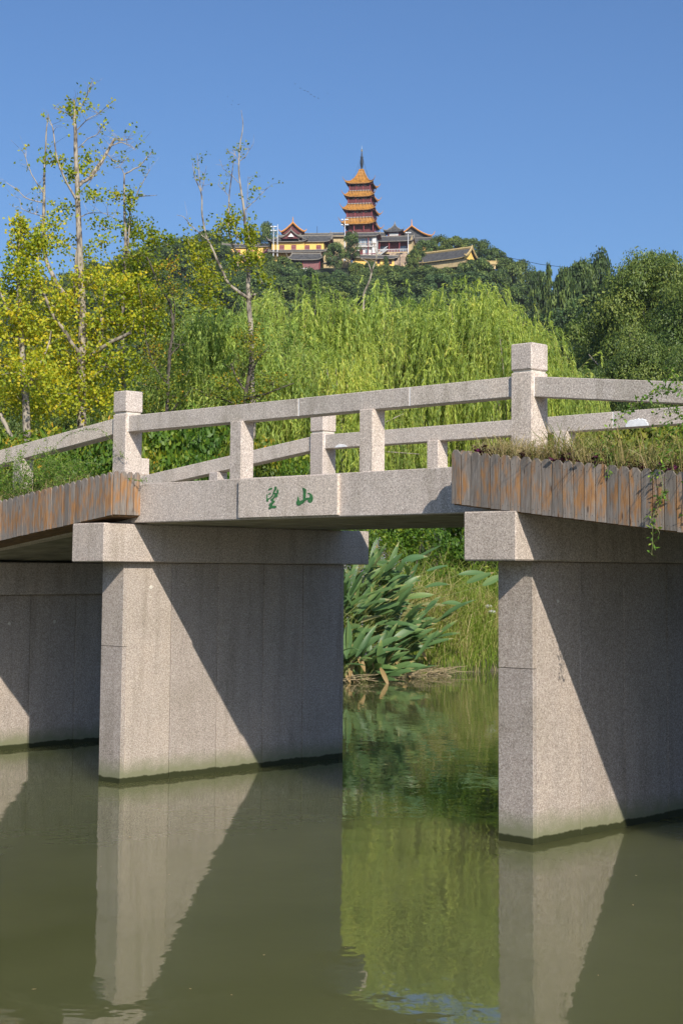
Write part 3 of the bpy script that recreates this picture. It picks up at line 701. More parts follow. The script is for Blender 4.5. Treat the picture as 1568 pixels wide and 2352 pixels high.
def u4(x, y): return (488.1 + x * .2014, 488.1 + y * .2014)
def u5(x, y): return (746.5 + x * .238, 488.1 + y * .238)
def hall_empty(name, uc, vbase, d, label, cat='building', rot=0.0, group=None):
    p = W(uc, vbase, d); o = empty(name, p, YAW + R_(rot)); tag(o, label, cat, group); return o, d / FPX
def gable_roof(m, x0, x1, y0, y1, ze, zr, over=.8, lift=.6, mi=0, mr=2, mu=1, p=1.5, axis='x', ridge=True, hipx=0.0, n=10, ns=6, thick=.22, horn=.9, rr=.22):
    """hollow-sloped roof, ridge along x (or along y); hipx pulls the ridge ends in (a hipped roof)"""
    X0, X1, Y0, Y1 = (x0, x1, y0, y1) if axis == 'x' else (y0, y1, x0, x1)
    T = (lambda a: a) if axis == 'x' else (lambda a: np.stack([a[:, 1], a[:, 0], a[:, 2]], 1))
    flip = axis != 'x'
    yc = (Y0 + Y1) / 2
    for sy in (-1, 1):
        V = []; al = []
        hw = (Y1 - Y0) / 2 + over
        for lay in (0, 1):
            for i in range(ns + 1):
                t = i / ns
                for j in range(n + 1):
                    k = j / n
                    xa = (X0 - over * (1 if not hipx else 1) * 1.0) + hipx * (1 - t); xb = (X1 + over) - hipx * (1 - t)
                    x = xa + (xb - xa) * k; e = abs(2 * k - 1) ** 6 * t ** 2
                    z = ze + (zr - ze) * (1 - t) ** p + lift * e - lay * thick * (.3 if i == 0 else 1)
                    V.append((x, yc + sy * hw * t * (1 + .03 * e), z)); al.append(x)
        V = T(np.array(V)); n1 = n + 1; L = (ns + 1) * n1
        F = [(i * n1 + j, i * n1 + j + 1, (i + 1) * n1 + j + 1, (i + 1) * n1 + j) for i in range(ns) for j in range(n)]
        m.add(V[:L], F, mi=mi, along=al[:L]); m.add(V[L:], F, mi=mu)
        E = [(ns * n1 + j, ns * n1 + j + 1, L + ns * n1 + j + 1, L + ns * n1 + j) for j in range(n)]
        E += [(i * n1, (i + 1) * n1, L + (i + 1) * n1, L + i * n1) for i in range(ns)] + [(i * n1 + n, (i + 1) * n1 + n, L + (i + 1) * n1 + n, L + i * n1 + n) for i in range(ns)]
        m.add(V, E, mi=mr)
        for k in (0, n):   # verge ridges running down to the corners, ending in a small horn
            P = [V[i * n1 + k] + np.array([0, 0, rr * .5]) for i in range(ns + 1)]
            dv = P[-1] - P[-2]; dv[2] = 0; dv /= np.linalg.norm(dv) + 1e-6
            P += [P[-1] + dv * horn * .5 + np.array([0, 0, horn * .35]), P[-1] + dv * horn * .8 + np.array([0, 0, horn])]
            m.tube(P, [rr] * (ns + 1) + [rr * .7, rr * .25], 5, mr)
    if hipx:
        for sx in (0, 1):
            V = []; al = []
            for i in range(ns + 1):
                t = i / ns; xe = (X0 - over + hipx * (1 - t)) if sx == 0 else (X1 + over - hipx * (1 - t))
                for j in range(n + 1):
                    k = j / n * 2 - 1; hw = (Y1 - Y0) / 2 + over; e = abs(k) ** 6 * t ** 2
                    V.append((xe, yc + k * hw * t, ze + (zr - ze) * (1 - t) ** p + lift * e)); al.append(k * hw)
            V = T(np.array(V)); n1 = n + 1
            m.add(V, [(i * n1 + j, i * n1 + j + 1, (i + 1) * n1 + j + 1, (i + 1) * n1 + j) for i in range(ns) for j in range(n)], mi=mi, along=al)
    if ridge:
        P = [(X0 - over + hipx, yc, zr + .1), ((X0 + X1) / 2, yc, zr + .05), (X1 + over - hipx, yc, zr + .1)]
        m.tube(T(np.array(P)), rr * 1.25, 6, mr)
        for x in (X0 - over + hipx, X1 + over - hipx):
            m.tube(T(np.array([(x, yc, zr), (x, yc, zr + .9)])), [rr, rr * .5], 5, mr)
    if not hipx:   # triangular gable walls under the verge
        for x in (X0, X1):
            P = [(x, yc + sy * ((Y1 - Y0) / 2 + over) * t * .93, ze + (zr - ze) * (1 - t) ** p - .12) for sy, t in [(-1, i / ns) for i in range(ns, -1, -1)] + [(1, i / ns) for i in range(1, ns + 1)]]
            m.add(T(np.array(P)), [list(range(len(P)))], mi=3)
RG = [M_GTILE, M_RED, M_GRIDGE, M_RED]
def windows(parent, xs, z0, z1, y, w_, frame=M_RED, pane=M_RED, bars=True, name='window'):
    for x in xs:
        m = MB(); m.box(x - w_ / 2, x + w_ / 2, y - .06, y + .04, z0, z1)
        o = m.obj(name, pane, parent)
        m = MB(); t = .10
        m.box(x - w_ / 2 - t, x + w_ / 2 + t, y - .12, y - .065, z1, z1 + t); m.box(x - w_ / 2 - t, x + w_ / 2 + t, y - .12, y - .065, z0 - t, z0)
        for xx in (x - w_ / 2 - t / 2, x + w_ / 2 + t / 2) + ((x - w_ / 6, x + w_ / 6) if bars else (x,)):
            m.box(xx - t / 2, xx + t / 2, y - .12, y - .065, z0, z1)
        if bars: m.box(x - w_ / 2, x + w_ / 2, y - .115, y - .068, (z0 + z1) / 2 - .04, (z0 + z1) / 2 + .04)
        f = m.obj('window_frame', frame, o)
M_REDPANE = plain('red_lattice_pane', (.24, .09, .09), .5, .3, 2)

# --- main yellow hall, two wings and a front gable
D1 = 541
o, k = hall_empty('yellow_temple_hall', 682, 580, D1, 'long yellow walled temple hall with grey roof and four red windows left of the pagoda', rot=-4)
m = MB(); m.box(-8.6, 2.6, -1.2, 8, -7, 3.6); m.box(2.6, 9.3, -.6, 8, -7, 3.6); m.obj('wall', M_YWALL, o)
windows(o, [-5.1, -1.0, 3.6, 7.6], .8, 2.3, -1.2, 1.5, M_REDP, M_REDPANE)
for ch in list(o.children):
    if ch.name.startswith('window') and ch.data.vertices[0].co.x > 2.6:
        for q in [ch] + list(ch.children): q.location.y = .6 if q is ch else 0
m = MB(); gable_roof(m, -8.9, 2.9, -1.2, 8.0, 3.5, 6.6, 1.0, .7, hipx=3.2); gable_roof(m, 1.5, 11.0, -.6, 8.0, 3.6, 6.6, .8, .5)
m.obj('roof', RG, o)
m = MB(); gable_roof(m, -4.6, .8, -2.2, 4, 4.7, 6.9, .6, .25, axis='y', horn=.4, rr=.2); 
RGW = [M_GTILE, M_RED, M_GRIDGE, M_RED]
# front gable: ridge runs away from us
m2 = MB(); gable_roof(m2, -5.0, 1.4, -2.0, 5, 4.6, 7.3, .5, .3, axis='y', rr=.2, horn=.5); m2.obj('front_gable', RGW, o)
m = MB(); m.add([(-2.9, -2.55, 5.0), (-.7, -2.55, 5.0), (-1.8, -2.55, 6.3)], [(0, 1, 2)]); m.obj('gable_panel', M_WWALL, o)
m = MB(); gable_roof(m, -9.2, 10.5, -3.6, .2, -.55, .45, .4, .4, p=1.2, horn=.4, rr=.14); m.obj('skirt_roof', RG, o)
# windows on the angled left end
m = MB(); m.box(-8.75, -8.6, .2, 1.6, .5, 2.4); m.box(-8.75, -8.6, 3.2, 4.6, .5, 2.4); m.obj('side_window', M_REDPANE, o)

o, k = hall_empty('orange_gabled_hall', 672, 541, 556, 'tall hall with orange edged gable and finial rising behind the yellow temple hall', rot=-4)
m = MB(); m.box(-2.6, 3.1, 0, 9, -5, 1.2); m.obj('wall', M_YWALL, o)
m = MB(); gable_roof(m, -3.1, 3.5, -.6, 9, .6, 4.3, .8, .4, axis='y', p=1.25, mr=2, rr=.30); m.obj('roof', [M_GTILE, M_RED, M_ORTRIM, M_RED], o)
m = MB(); m.tube([(.2, -1.4, 4.3), (.2, -1.4, 6.4)], [.28, .12], 6); m.obj('finial', M_ORTRIM, o)

o, k = hall_empty('long_grey_roofed_hall', 790, 546, 553, 'long low dark grey roof stretching along the foot of the pagoda', rot=-2)
m = MB(); m.box(-15, 13, 0, 8, -6, .8); m.obj('wall', M_TWALL, o)
m = MB(); gable_roof(m, -15.3, -5.6, 0, 8, .5, 2.35, .5, .1, rr=.16, horn=.2); gable_roof(m, -4.6, 14.0, -.4, 8, .4, 2.45, .5, .1, rr=.18, horn=.2); m.obj('roof', RG, o)
m = MB(); m.tube([(-9.5, -.6, 1.0), (-9.5, -.6, 4.0)], .08, 5); m.obj('chimney_pipe', M_IRON, o)

o, k = hall_empty('low_yellow_side_hall', 604, 583, 545, 'low yellow side hall behind the bare tree trunk, left of the main hall', rot=-2)
m = MB(); m.box(-2.6, 2.9, 0, 6, -6, 2.7); m.obj('wall', M_YWALL, o)
windows(o, [1.1], .1, 1.7, 0, 2.1, M_REDP, M_REDPANE)
m = MB(); gable_roof(m, -2.9, 3.0, 0, 6, 2.6, 4.0, .5, .3, rr=.2, horn=.3); m.obj('roof', RG, o)

o, k = hall_empty('leftmost_temple_wing', 552, 590, 543, 'leftmost yellow temple wing with stepped grey roofs behind the bare tree', rot=3)
m = MB(); m.box(-5.4, 5, 0, 6, -6, 3.4); m.box(-8.2, -5.4, 1, 5, -6, 2.2); m.obj('wall', M_YWALL, o)
windows(o, [-3.4, -.8, 3.6], .9, 2.3, 0, 1.4, M_REDP, M_REDPANE)
m = MB(); gable_roof(m, -5.8, 5.4, 0, 6, 3.3, 4.9, .6, .5, rr=.2, horn=.6); gable_roof(m, -8.6, -5.6, 1, 5, 2.1, 3.5, .6, .6, rr=.16, horn=.8)
gable_roof(m, -5.6, 5.4, -1.6, .4, -.1, .55, .3, .2, rr=.12, horn=.3); m.obj('roof', RG, o)

o, k = hall_empty('red_lattice_pavilion', 702, 619, 531, 'small pavilion with dark red lattice front below the yellow hall', rot=-3)
m = MB(); m.box(-4.9, 5.0, 0, 5, -5, 3.6); m.obj('wall', M_DARK, o)
m = MB(); m.box(-.9, 4.6, -.5, -.3, -.6, 3.0)
for q in range(8): m.box(-.9 + q * .76, -.78 + q * .76, -.58, -.5, -.6, 3.0)
m.obj('lattice_screen', M_REDPANE, o)
for x in (-4.9, -1.0, 4.8): m = MB(); m.tube([(x, -.6, -2), (x, -.6, 3.4)], .17, 6); m.obj('column', M_REDP, o)
m = MB(); gable_roof(m, -5.4, 5.3, -1.2, 4.6, 3.1, 5.7, .7, .9, rr=.2, horn=1.1, hipx=1.2); m.obj('roof', RG, o)
m = MB()
for q in range(12): m.box(-4.3 + q * .45, -4.05 + q * .45, -3.0, -2.85, -1.6, -.2)
m.box(-4.4, 1.0, -3.05, -2.8, -.3, -.05); m.box(-4.4, 1.0, -3.05, -2.8, -1.9, -1.5); m.obj('white_balustrade', M_STONE, o)

o, k = hall_empty('tan_block_house', 765, 618, 533, 'plain tan plastered house with a small dark window below the tree', rot=-3)
m = MB(); m.box(-3.3, 2.9, 0, 5, -4, 5.7); m.box(2.9, 5.4, 1.2, 6, -4, 4.4); m.obj('wall', M_TWALL, o)
m = MB(); m.box(-3.5, 3.1, -.5, .1, 2.0, 2.25); m.obj('ledge', M_GRIDGE, o)
windows(o, [-1.2], 2.9, 4.1, 0, 1.1, M_DARK, M_GLASS, False); windows(o, [1.0], 2.9, 4.1, 0, 1.5, M_WWALL, M_DARK, False)
m = MB(); m.box(3.4, 4.3, 1.0, 1.22, 3.0, 3.7); m.obj('air_conditioner', M_WWALL, o)
m = MB(); m.box(2.2, 2.5, -.05, .0, 4.2, 5.9); m.obj('drain_pipe', M_REDP, o)

o, k = hall_empty('white_balcony_house', 839, 588, 537, 'two storey white house with wide glass windows and red balcony rails', rot=-6)
m = MB(); m.box(-3.6, 3.6, .9, 6, -4, 7.0); m.box(2.3, 3.6, .0, .9, 0, 7); m.obj('wall', M_WWALL, o)
m = MB(); m.box(-3.7, 3.7, -.3, .9, 3.2, 3.45); m.box(-3.7, 3.7, -.3, .9, -.35, -.1); m.obj('balcony_floor', M_WWALL, o)
windows(o, [-2.4, -1.0, .4, 1.8], 3.9, 6.3, .9, 1.15, M_WWALL, M_GLASS, False)
windows(o, [.4], .9, 2.3, .9, 1.2, M_WWALL, M_GLASS, False); windows(o, [-1.6], .0, 2.4, .9, 1.0, M_RED, M_RED, False, 'door')
for z in (0, 3.45):
    m = MB()
    for q in range(15): m.box(-3.6 + q * .5, -3.5 + q * .5, -.3, -.2, z - .05, z + .85)
    m.box(-3.65, 3.65, -.33, -.17, z + .82, z + .95); m.obj('balustrade', M_REDP if z == 0 else M_RUBBLE, o)
for x in (-3.4, -2.9, 1.0): m = MB(); m.tube([(x, -.25, -.2), (x, -.25, 6.6)], .13, 6); m.obj('column', M_REDP, o)
m = MB(); m.box(-4.2, 5.4, -.6, .9, -2.4, -.4); m.obj('yellow_plinth', M_YWALL, o)
m = MB(); gable_roof(m, -4.0, 4.0, -.3, 6, 6.9, 8.6, .7, .5, rr=.18, horn=.6); m.obj('roof', RG, o)

o, k = hall_empty('veranda_hall', 904, 580, 543, 'long grey roofed hall with a dark open veranda and stairs right of the balcony house', rot=-8)
m = MB(); m.box(-6.2, 5.6, 1.6, 6, -5, 4.0); m.obj('wall', M_RED, o)
m = MB(); m.box(5.0, 6.4, .2, 6, -5, 4.4); m.add([(5.6, .19, 4.2), (6.4, .19, 4.2), (6.4, .19, 6.2)], [(0, 1, 2)]); m.obj('end_wall', M_TWALL, o)
windows(o, [-4.2, 3.0], .9, 2.5, 1.6, 2.2, M_IRON, M_GLASS)
m = MB(); m.box(-6.4, 5.2, -.6, 1.6, -.25, .05); m.box(-6.4, 5.2, -.62, -.5, -.5, -.25); m.obj('veranda_floor', M_TWALL, o)
for x in (-5.0, -1.6, 2.0, 5.0): m = MB(); m.tube([(x, -.4, -.2), (x, -.4, 4.0)], .18, 6); m.obj('column', M_REDP, o)
m = MB()
for q in range(22): m.box(-6.3 + q * .53, -6.2 + q * .53, -.62, -.5, 0, 1.0)
m.box(-6.4, 5.2, -.65, -.48, .95, 1.1); m.obj('railing', M_LAMPP, o)
m = MB()
for q in range(9): m.box(-5.8 + q * .42, -5.3 + q * .42, -2.0, -.7, -1.9 + q * .3, -1.7 + q * .3); 
for q in range(9): m.box(-5.7 + q * .42, -5.6 + q * .42, -2.1, -2.0, -1.7 + q * .3, -.6 + q * .3)
m.add([(-5.8, -2.12, -.8), (-5.8, -2.12, -.65), (-1.8, -2.12, 1.95), (-1.8, -2.12, 1.8)], [(0, 1, 2, 3)]); m.obj('stairs', M_LAMPP, o)
m = MB(); gable_roof(m, -6.4, 6.0, -.4, 6, 3.9, 6.2, .7, .2, rr=.16, horn=.2); m.obj('roof', RG, o)
m = MB(); m.box(-1.5, 5.2, -.7, 0, -5, -.3); m.obj('rubble_base', M_RUBBLE, o)

o, k = hall_empty('low_front_hall', 862, 607, 529, 'low hall with grey tiled lean-to roof and yellow wall below the balcony house', rot=6)
m = MB(); m.box(-7, 6.3, 0, 4, -5, 2.0); m.obj('wall', M_YWALL, o)
windows(o, [1.0, 5.0], .3, 1.5, 0, .9, M_RED, M_DARK, False)
m = MB(); gable_roof(m, -8.0, 7.0, -.5, 4, 1.9, 3.3, .7, .7, rr=.17, horn=.7); m.obj('roof', RG, o)

o, k = hall_empty('hip_roofed_pavilion', 904, 543, 551, 'little pavilion with curved pyramid roof and finial between the pagoda and the right gable', rot=-8)
m = MB(); m.box(-2.3, 2.3, 0, 4.6, -3, 1.7); m.obj('wall', M_RED, o)
m = MB(); m.box(-1.6, 1.6, -.08, -.01, .3, 1.2); m.obj('window', M_WWALL, o)
m = MB(); hw = 2.4
roof_ring(m, .2, 3.4, 4.5, 1.6, .6, .18, 0, 1, 10, 7, 1.7); hip_ridges(m, .2, 3.4, 4.5, 1.6, .6, .13, 2, 1.7, horn=.6)
r_ = m.obj('roof', RG, o); r_.location = (0, 2.3, 0)
m = MB(); m.tube([(0, 2.3, 4.4), (0, 2.3, 4.8), (0, 2.3, 5.1), (0, 2.3, 6.0)], [.2, .42, .2, .05], 6); m.obj('finial', M_GRIDGE, o)

o, k = hall_empty('right_gabled_hall', 946, 556, 555, 'large dark gabled hall with orange verge and upturned eave, rightmost of the temple', rot=-14)
m = MB(); m.box(-5.4, 6.2, 0, 10, -5, 1.2); m.obj('wall', M_TWALL, o)
m = MB(); gable_roof(m, -6.2, 6.2, 0, 10, 1.0, 5.6, .8, .7, axis='y', p=1.25, rr=.26, horn=1.6); m.obj('roof', [M_GTILE, M_RED, M_ORTRIM, M_GTILE], o)
m = MB(); m.tube([(0, -.8, 5.6), (0, -.8, 8.0)], [.26, .12], 6); m.obj('finial', M_ORTRIM, o)
m = MB(); gable_roof(m, .5, 7.2, -3.4, 0, -1.0, .9, .4, .4, rr=.14, horn=.5); m.obj('lean_to_roof', RG, o)
m = MB(); m.box(1.0, 6.0, -3.0, -.2, -5, -1.0); m.obj('yellow_wall', M_YWALL, o)

o, k = hall_empty('lower_right_hall', 1016, 606, 516, 'separate hall with yellow ridged grey roof among the trees right of the temple', rot=-34)
m = MB(); m.box(-10.5, 8.0, 0, 6.6, -1.5, 1.3); m.obj('wall', M_TWALL, o)
m = MB(); gable_roof(m, -9.6, 8.4, 0, 6.6, 1.1, 4.9, .9, .35, hipx=0, rr=.36, horn=.6, p=1.35)
m.obj('roof', [M_GTILE, M_DARK, M_TANRIDGE, M_YWALL], o)
m = MB(); gable_roof(m, -14.0, -8.6, .6, 6.0, .0, 3.6, .9, .5, hipx=3.2, rr=.30, horn=1.2, p=1.6); m.obj('hip_end_roof', [M_GTILE, M_DARK, M_TANRIDGE, M_YWALL], o)
o, k = hall_empty('small_yellow_gable', 1129, 607, 500, 'tiny yellow gable tip peeping out of the forest on the right slope', rot=10)
m = MB(); m.box(-1.2, 1.2, 0, 3, -1.5, .2); m.obj('wall', M_TWALL, o)
m = MB(); gable_roof(m, -1.4, 1.4, 0, 3, .1, 1.2, .4, .5, rr=.16, horn=.5); m.obj('roof', [M_TANRIDGE, M_RED, M_TANRIDGE, M_YWALL], o)

def mast(u, vtop, vbase, d, heads, label):
    p = W(u, vbase, d); q = W(u, vtop, d); h = q[2] - p[2]
    o = empty('floodlight_mast', p, YAW); tag(o, label, 'floodlight mast', 'floodlight masts by the temple')
    m = MB(); m.tube([(0, 0, -5), (0, 0, h)], [.18, .12], 6); m.obj('pole', M_LAMPP, o)
    for dz, hwid in heads:
        m = MB(); m.tube([(-hwid, 0, h - dz), (hwid, 0, h - dz)], .07, 4); a = m.obj('crossarm', M_LAMPP, o)
        for x in (-hwid * .8, hwid * .2, hwid * .8):
            m = MB(); m.box(x - .32, x + .32, -.3, .1, h - dz + .05, h - dz + .4); m.obj('lamp_head', M_LAMPP, a)
mast(u4(695, 0)[0], 520, 556, 538, [(.3, .9), (1.7, .9)], 'floodlight mast with two lamp rows, left of the orange gable')
mast(u4(741, 0)[0], 515, 556, 538, [], 'thin bare white pole beside the floodlight mast left of the orange gable')
mast(u5(190, 0)[0], 504.5, 541, 536, [(.2, 1.1), (2.0, 1.2)], 'floodlight mast standing in front of the pagoda')
mast(u5(799, 0)[0], 534, 580, 534, [(.3, .8)], 'floodlight mast in front of the right gabled hall')

# ================================================================== FOREST ON THE HILL
def crown_mesh(m, seed, h, r, z0, nclump, nleaf, ls, flat=.8, cone=False, rc=None, layer=False, tlo=.1, thi=.9, asp=.78):
    g = np.random.default_rng(seed)
    rc = rc or r * .36
    th = g.uniform(0, 2 * np.pi, nclump); zz = g.uniform(-.55, 1, nclump); rad = np.sqrt(np.maximum(0, 1 - zz ** 2)) * g.uniform(.55, 1.0, nclump)
    if cone:
        zz = g.uniform(0, 1, nclump); rad = (1 - zz) * g.uniform(.6, 1.0, nclump) + .04; cz = z0 + zz * h
        C = np.stack([np.cos(th) * rad * r, np.sin(th) * rad * r, cz], 1)
    else:
        wob = 1 + .22 * np.sin(th * 2 + seed) + .12 * np.sin(th * 3 + seed * 2)
        C = np.stack([np.cos(th) * rad * r * wob, np.sin(th) * rad * r * wob, z0 + h * .42 + zz * h * .5], 1)
    rcs = rc * g.uniform(.6, 1.25, nclump)
    ci = g.integers(0, nclump, nleaf * nclump)
    d = g.normal(size=(len(ci), 3)); d /= np.linalg.norm(d, axis=1, keepdims=True); d[:, 2] = np.where(d[:, 2] < -.25, -d[:, 2], d[:, 2])
    P = C[ci] + d * rcs[ci][:, None] * np.array([1, 1, flat * (.45 if layer else 1)]) * g.uniform(.75, 1.08, (len(ci), 1))
    nn = d + g.normal(size=d.shape) * .45
    t = np.cross(nn, g.normal(size=d.shape))
    tint = np.clip(g.uniform(tlo, thi, nclump)[ci] + g.normal(0, .20, len(ci)), 0, 1)  # random tone per clump, spread wide to imitate lit and shaded lobes
    m.leaves(P, t, nn, ls * g.uniform(.7, 1.4, len(ci)), ls * asp * g.uniform(.78, 1.2, len(ci)), tint, 0, .45)
    return C
def forest_proto(name, seed, h, r, nc, nl, ls, **kw):
    m = MB(); C = crown_mesh(m, seed, h * .8, r, h * .2, nc, nl, ls, **kw)
    m.tube([(0, 0, -2), (0, 0, h * .35), (.1, 0, h * .6)], [.3, .22, .1], 6, 1)
    for c in C[:6]: m.tube([(0, 0, h * .3), c * np.array([.5, .5, .8]), c], [.14, .09, .04], 4, 1)
    return m.mesh(name, [M_FOREST, M_DARKBARK])
FP = [forest_proto('broadleaf_tree', 1, 11.5, 5.4, 40, 150, .48, rc=1.9), forest_proto('broadleaf_tree', 2, 10.0, 6.0, 46, 145, .48, rc=2.0), forest_proto('broadleaf_tree', 3, 12.5, 4.6, 34, 145, .48, rc=1.8),
      forest_proto('broadleaf_tree', 4, 9.5, 5.2, 80, 62, .55, rc=1.2), forest_proto('feathery_tree', 5, 12, 5.0, 64, 85, .5, layer=True)]
FC = [forest_proto('conifer_tree', 6, 14, 3.0, 66, 60, .5, cone=True, rc=.85, layer=True), forest_proto('cypress_tree', 7, 9, 1.7, 40, 60, .4, cone=True, rc=.7)]
fr = random.Random(5); cells = {}; placed = []
EXC = [(500, 1000, 475, 600),  (900, 1090, 498, 530), (1105, 1145, 480, 508)]
def try_tree(u, d, sp):
    if any(a < u < b and c < d < e for a, b, c, e in EXC): return False
    x, y = gxy(u, d)
    for (a, b, s) in placed:
        if (a - x) ** 2 + (b - y) ** 2 < (max(sp, s) * .8) ** 2: return False
    placed.append((x, y, sp)); return True
cnt = {0: 0, 1: 0, 2: 0}
names = {0: ('broadleaf_tree', 'rounded dark green broadleaf tree in the forest on the temple hill', 'broadleaf trees covering the temple hill'),
         1: ('feathery_tree', 'layered feathery green tree in the forest on the temple hill', 'feathery trees on the temple hill'),
         2: ('conifer_tree', 'narrow pointed dark conifer rising among the trees of the hill', 'conifers on the temple hill')}
LOOK = {'a': 'rounded full', 'b': 'broad low', 'c': 'tall oval', 'd': 'small clumpy', 'e': 'layered feathery', 'f': 'narrow pointed', 'g': 'slim column shaped'}
def forest_label(u, d, me):
    i = (FP + FC).index(me); look = LOOK['abcdefg'[i]]
    col_ = 'conifer' if i > 4 else 'tree'
    if d < 300: a = 'on the near slope ' + ('behind the camphor trees at right' if u > 1380 else 'above the right end of the willows' if u > 1150 else 'behind the willows' if u > 600 else 'behind the ginkgos')
    elif d < 430: a = 'halfway up the hill ' + ('at far right' if u > 1400 else 'above the right stone post' if u > 1100 else 'below the pagoda' if u > 700 else 'left of the willows' if u > 380 else 'behind the ginkgos')
    elif d < 512: a = 'just below the hilltop ' + ('at far right' if u > 1300 else 'right of the lower yellow ridged hall' if u > 1080 else 'below the yellow ridged hall' if u > 930 else 'below the balcony house' if u > 800 else 'below the red lattice pavilion' if u > 660 else 'below the yellow hall' if u > 560 else 'left of the temple' if u > 330 else 'behind the ginkgos')
    else: a = 'on the skyline ' + ('at far right' if u > 1300 else 'right of the temple' if u > 1080 else 'behind the yellow ridged hall' if u > 930 else 'beside the temple' if u > 560 else 'left of the temple' if u > 330 else 'behind the ginkgos')
    return look + ' green ' + col_ + ' ' + a
tries = 0
spots = []
while tries < 9000 and len(spots) < 480:
    tries += 1
    d = 165 + 440 * fr.random() ** .8; u = fr.uniform(-130, 1720)
    gz = float(ground(u, d))
    if gz < 6: continue
    # leave out what other ground hides: keep where the slope faces us
    if d > 580 or (d > 500 and 990 < u < 1300): continue
    if 430 < u < 1210 and W(u, 1318, d)[2] + 0 * gz >= 0 and 1318 - (gz + 12 - 2) / d * FPX > 735: continue
    sp = fr.uniform(9.5, 13.5) if d > 430 else fr.uniform(10.5, 15)
    if d < 350 and u > 1150: sp = min(sp, 11.5)
    if try_tree(u, d, sp): spots.append((u, d, sp))
extra = [(u_, fr.uniform(494, 507), fr.uniform(.58, .82), 0 if fr.random() < .7 else 1, 0) for u_ in range(500, 1100, 17)] + [(u_, fr.uniform(480, 492), fr.uniform(.7, .95), 0 if fr.random() < .7 else 1, 0) for u_ in range(500, 1100, 20)] + [
         ]
def plant(u, d, s, kind, up=0.0, me=None):
    me = me or (fr.choice(FP[:4]) if kind == 0 else FP[4] if kind == 1 else fr.choice(FC))
    nm, lab, grp = names[kind]
    p = gpt(u, d) + np.array([0, 0, up - .3])
    o = meshobj(nm, me, None, p, (0, 0, fr.uniform(0, 6.28))); sx = s * fr.uniform(.9, 1.15)
    o.scale = (sx, sx * fr.uniform(.9, 1.1), s * fr.uniform(.85, 1.15)); tag(o, forest_label(u, d, me), 'tree', grp)
    return o
for (u, d, sp) in spots:
    q = fr.random(); kind = 0 if q < .64 else (1 if q < .93 or d < 360 else 2)
    plant(u, d, sp / 10.5, kind)
for (u, d, s, kind, up) in extra: plant(u, d, s, kind, up)
PH = [11.8, 10.4, 12.6, 9.9, 12]; PR_ = [6.4, 7.0, 5.6, 6.0, 5.8]
def plant_top(u, d, vtop, wpx, i, lab=None):
    me = FP[i] if i < 5 else FC[i - 5]; h0 = PH[i] if i < 5 else (14.2, 9.1)[i - 5]; r0 = PR_[i] if i < 5 else (3.6, 2.1)[i - 5]
    g = gpt(u, d); zt = W(u, vtop, d)[2]; kind = 0 if i < 4 else (1 if i == 4 else 2); nm, l_, grp = names[kind]
    o = meshobj(nm, me, None, g - np.array([0, 0, .3]), (0, 0, fr.uniform(0, 6.28))); sx = wpx / 2 * d / FPX / r0; o.scale = (sx, sx, max(.3, (zt - g[2]) / h0)); tag(o, lab or forest_label(u, d, me), 'tree', grp)
plant_top(762, 521, 554, 56, 0, 'dark rounded tree standing in front of the plain tan house below the pagoda')
plant_top(801, 523, 527, 44, 2, 'pointed dark green tree standing in front of the foot of the pagoda')
plant_top(602, 548, 512, 60, 1, 'tall dark tree rising above the roofs left of the floodlight mast')
for a in [(575, 552, 540, 44, 0), (430, 540, 548, 66, 3), (468, 545, 552, 60, 0), (398, 545, 562, 60, 1), (505, 540, 560, 50, 4), (372, 540, 580, 60, 0), (340, 535, 596, 60, 3),
          (607, 512, 584, 62, 1), (645, 510, 586, 66, 3), (578, 513, 594, 50, 0), (672, 507, 600, 50, 4), (540, 512, 600, 56, 0), (507, 514, 596, 50, 3), (622, 503, 598, 60, 0), (655, 500, 606, 60, 4), (700, 503, 626, 40, 4), (735, 505, 622, 40, 0),
          (722, 500, 632, 40, 0), (770, 503, 618, 50, 3), (815, 508, 600, 56, 0), (850, 508, 596, 50, 3), (838, 500, 612, 56, 0), (882, 508, 590, 26, 6), (900, 506, 606, 44, 0), (925, 504, 610, 46, 4), (875, 503, 608, 46, 1),
          (952, 524, 570, 50, 3), (975, 528, 548, 62, 0), (1005, 532, 542, 66, 1), (1040, 545, 540, 70, 3), (1078, 550, 545, 66, 0), (1110, 550, 552, 60, 1), (1135, 545, 566, 60, 3), (960, 512, 612, 50, 4), (990, 505, 618, 56, 0), (1025, 503, 612, 60, 3), (1062, 505, 604, 60, 1), (1095, 512, 592, 70, 0), (1160, 530, 590, 66, 0), (1200, 525, 598, 66, 1), (1180, 500, 600, 70, 3), (1235, 515, 618, 60, 0), (945, 515, 590, 34, 0), (1125, 490, 618, 70, 0), (1150, 495, 612, 70, 3),
          (1336, 300, 590, 92, 0), (1384, 303, 582, 96, 1), (1300, 296, 610, 84, 3), (1262, 330, 604, 40, 5), (1242, 345, 618, 70, 4), (1460, 300, 588, 70, 3), (1540, 290, 574, 80, 0), (1500, 295, 570, 50, 3), (1436, 292, 610, 50, 4)]: plant_top(*a)

pc = [W(1150, 588, 330), W(1240, 607, 325), W(1330, 618, 320), W(1425, 626, 315), W(1600, 628, 305)]
m = MB(); m.tube(pc, .05, 4); tag(m.obj('power_cable', M_IRON), 'thin power cable crossing the sky gap above the right slope', 'cable')

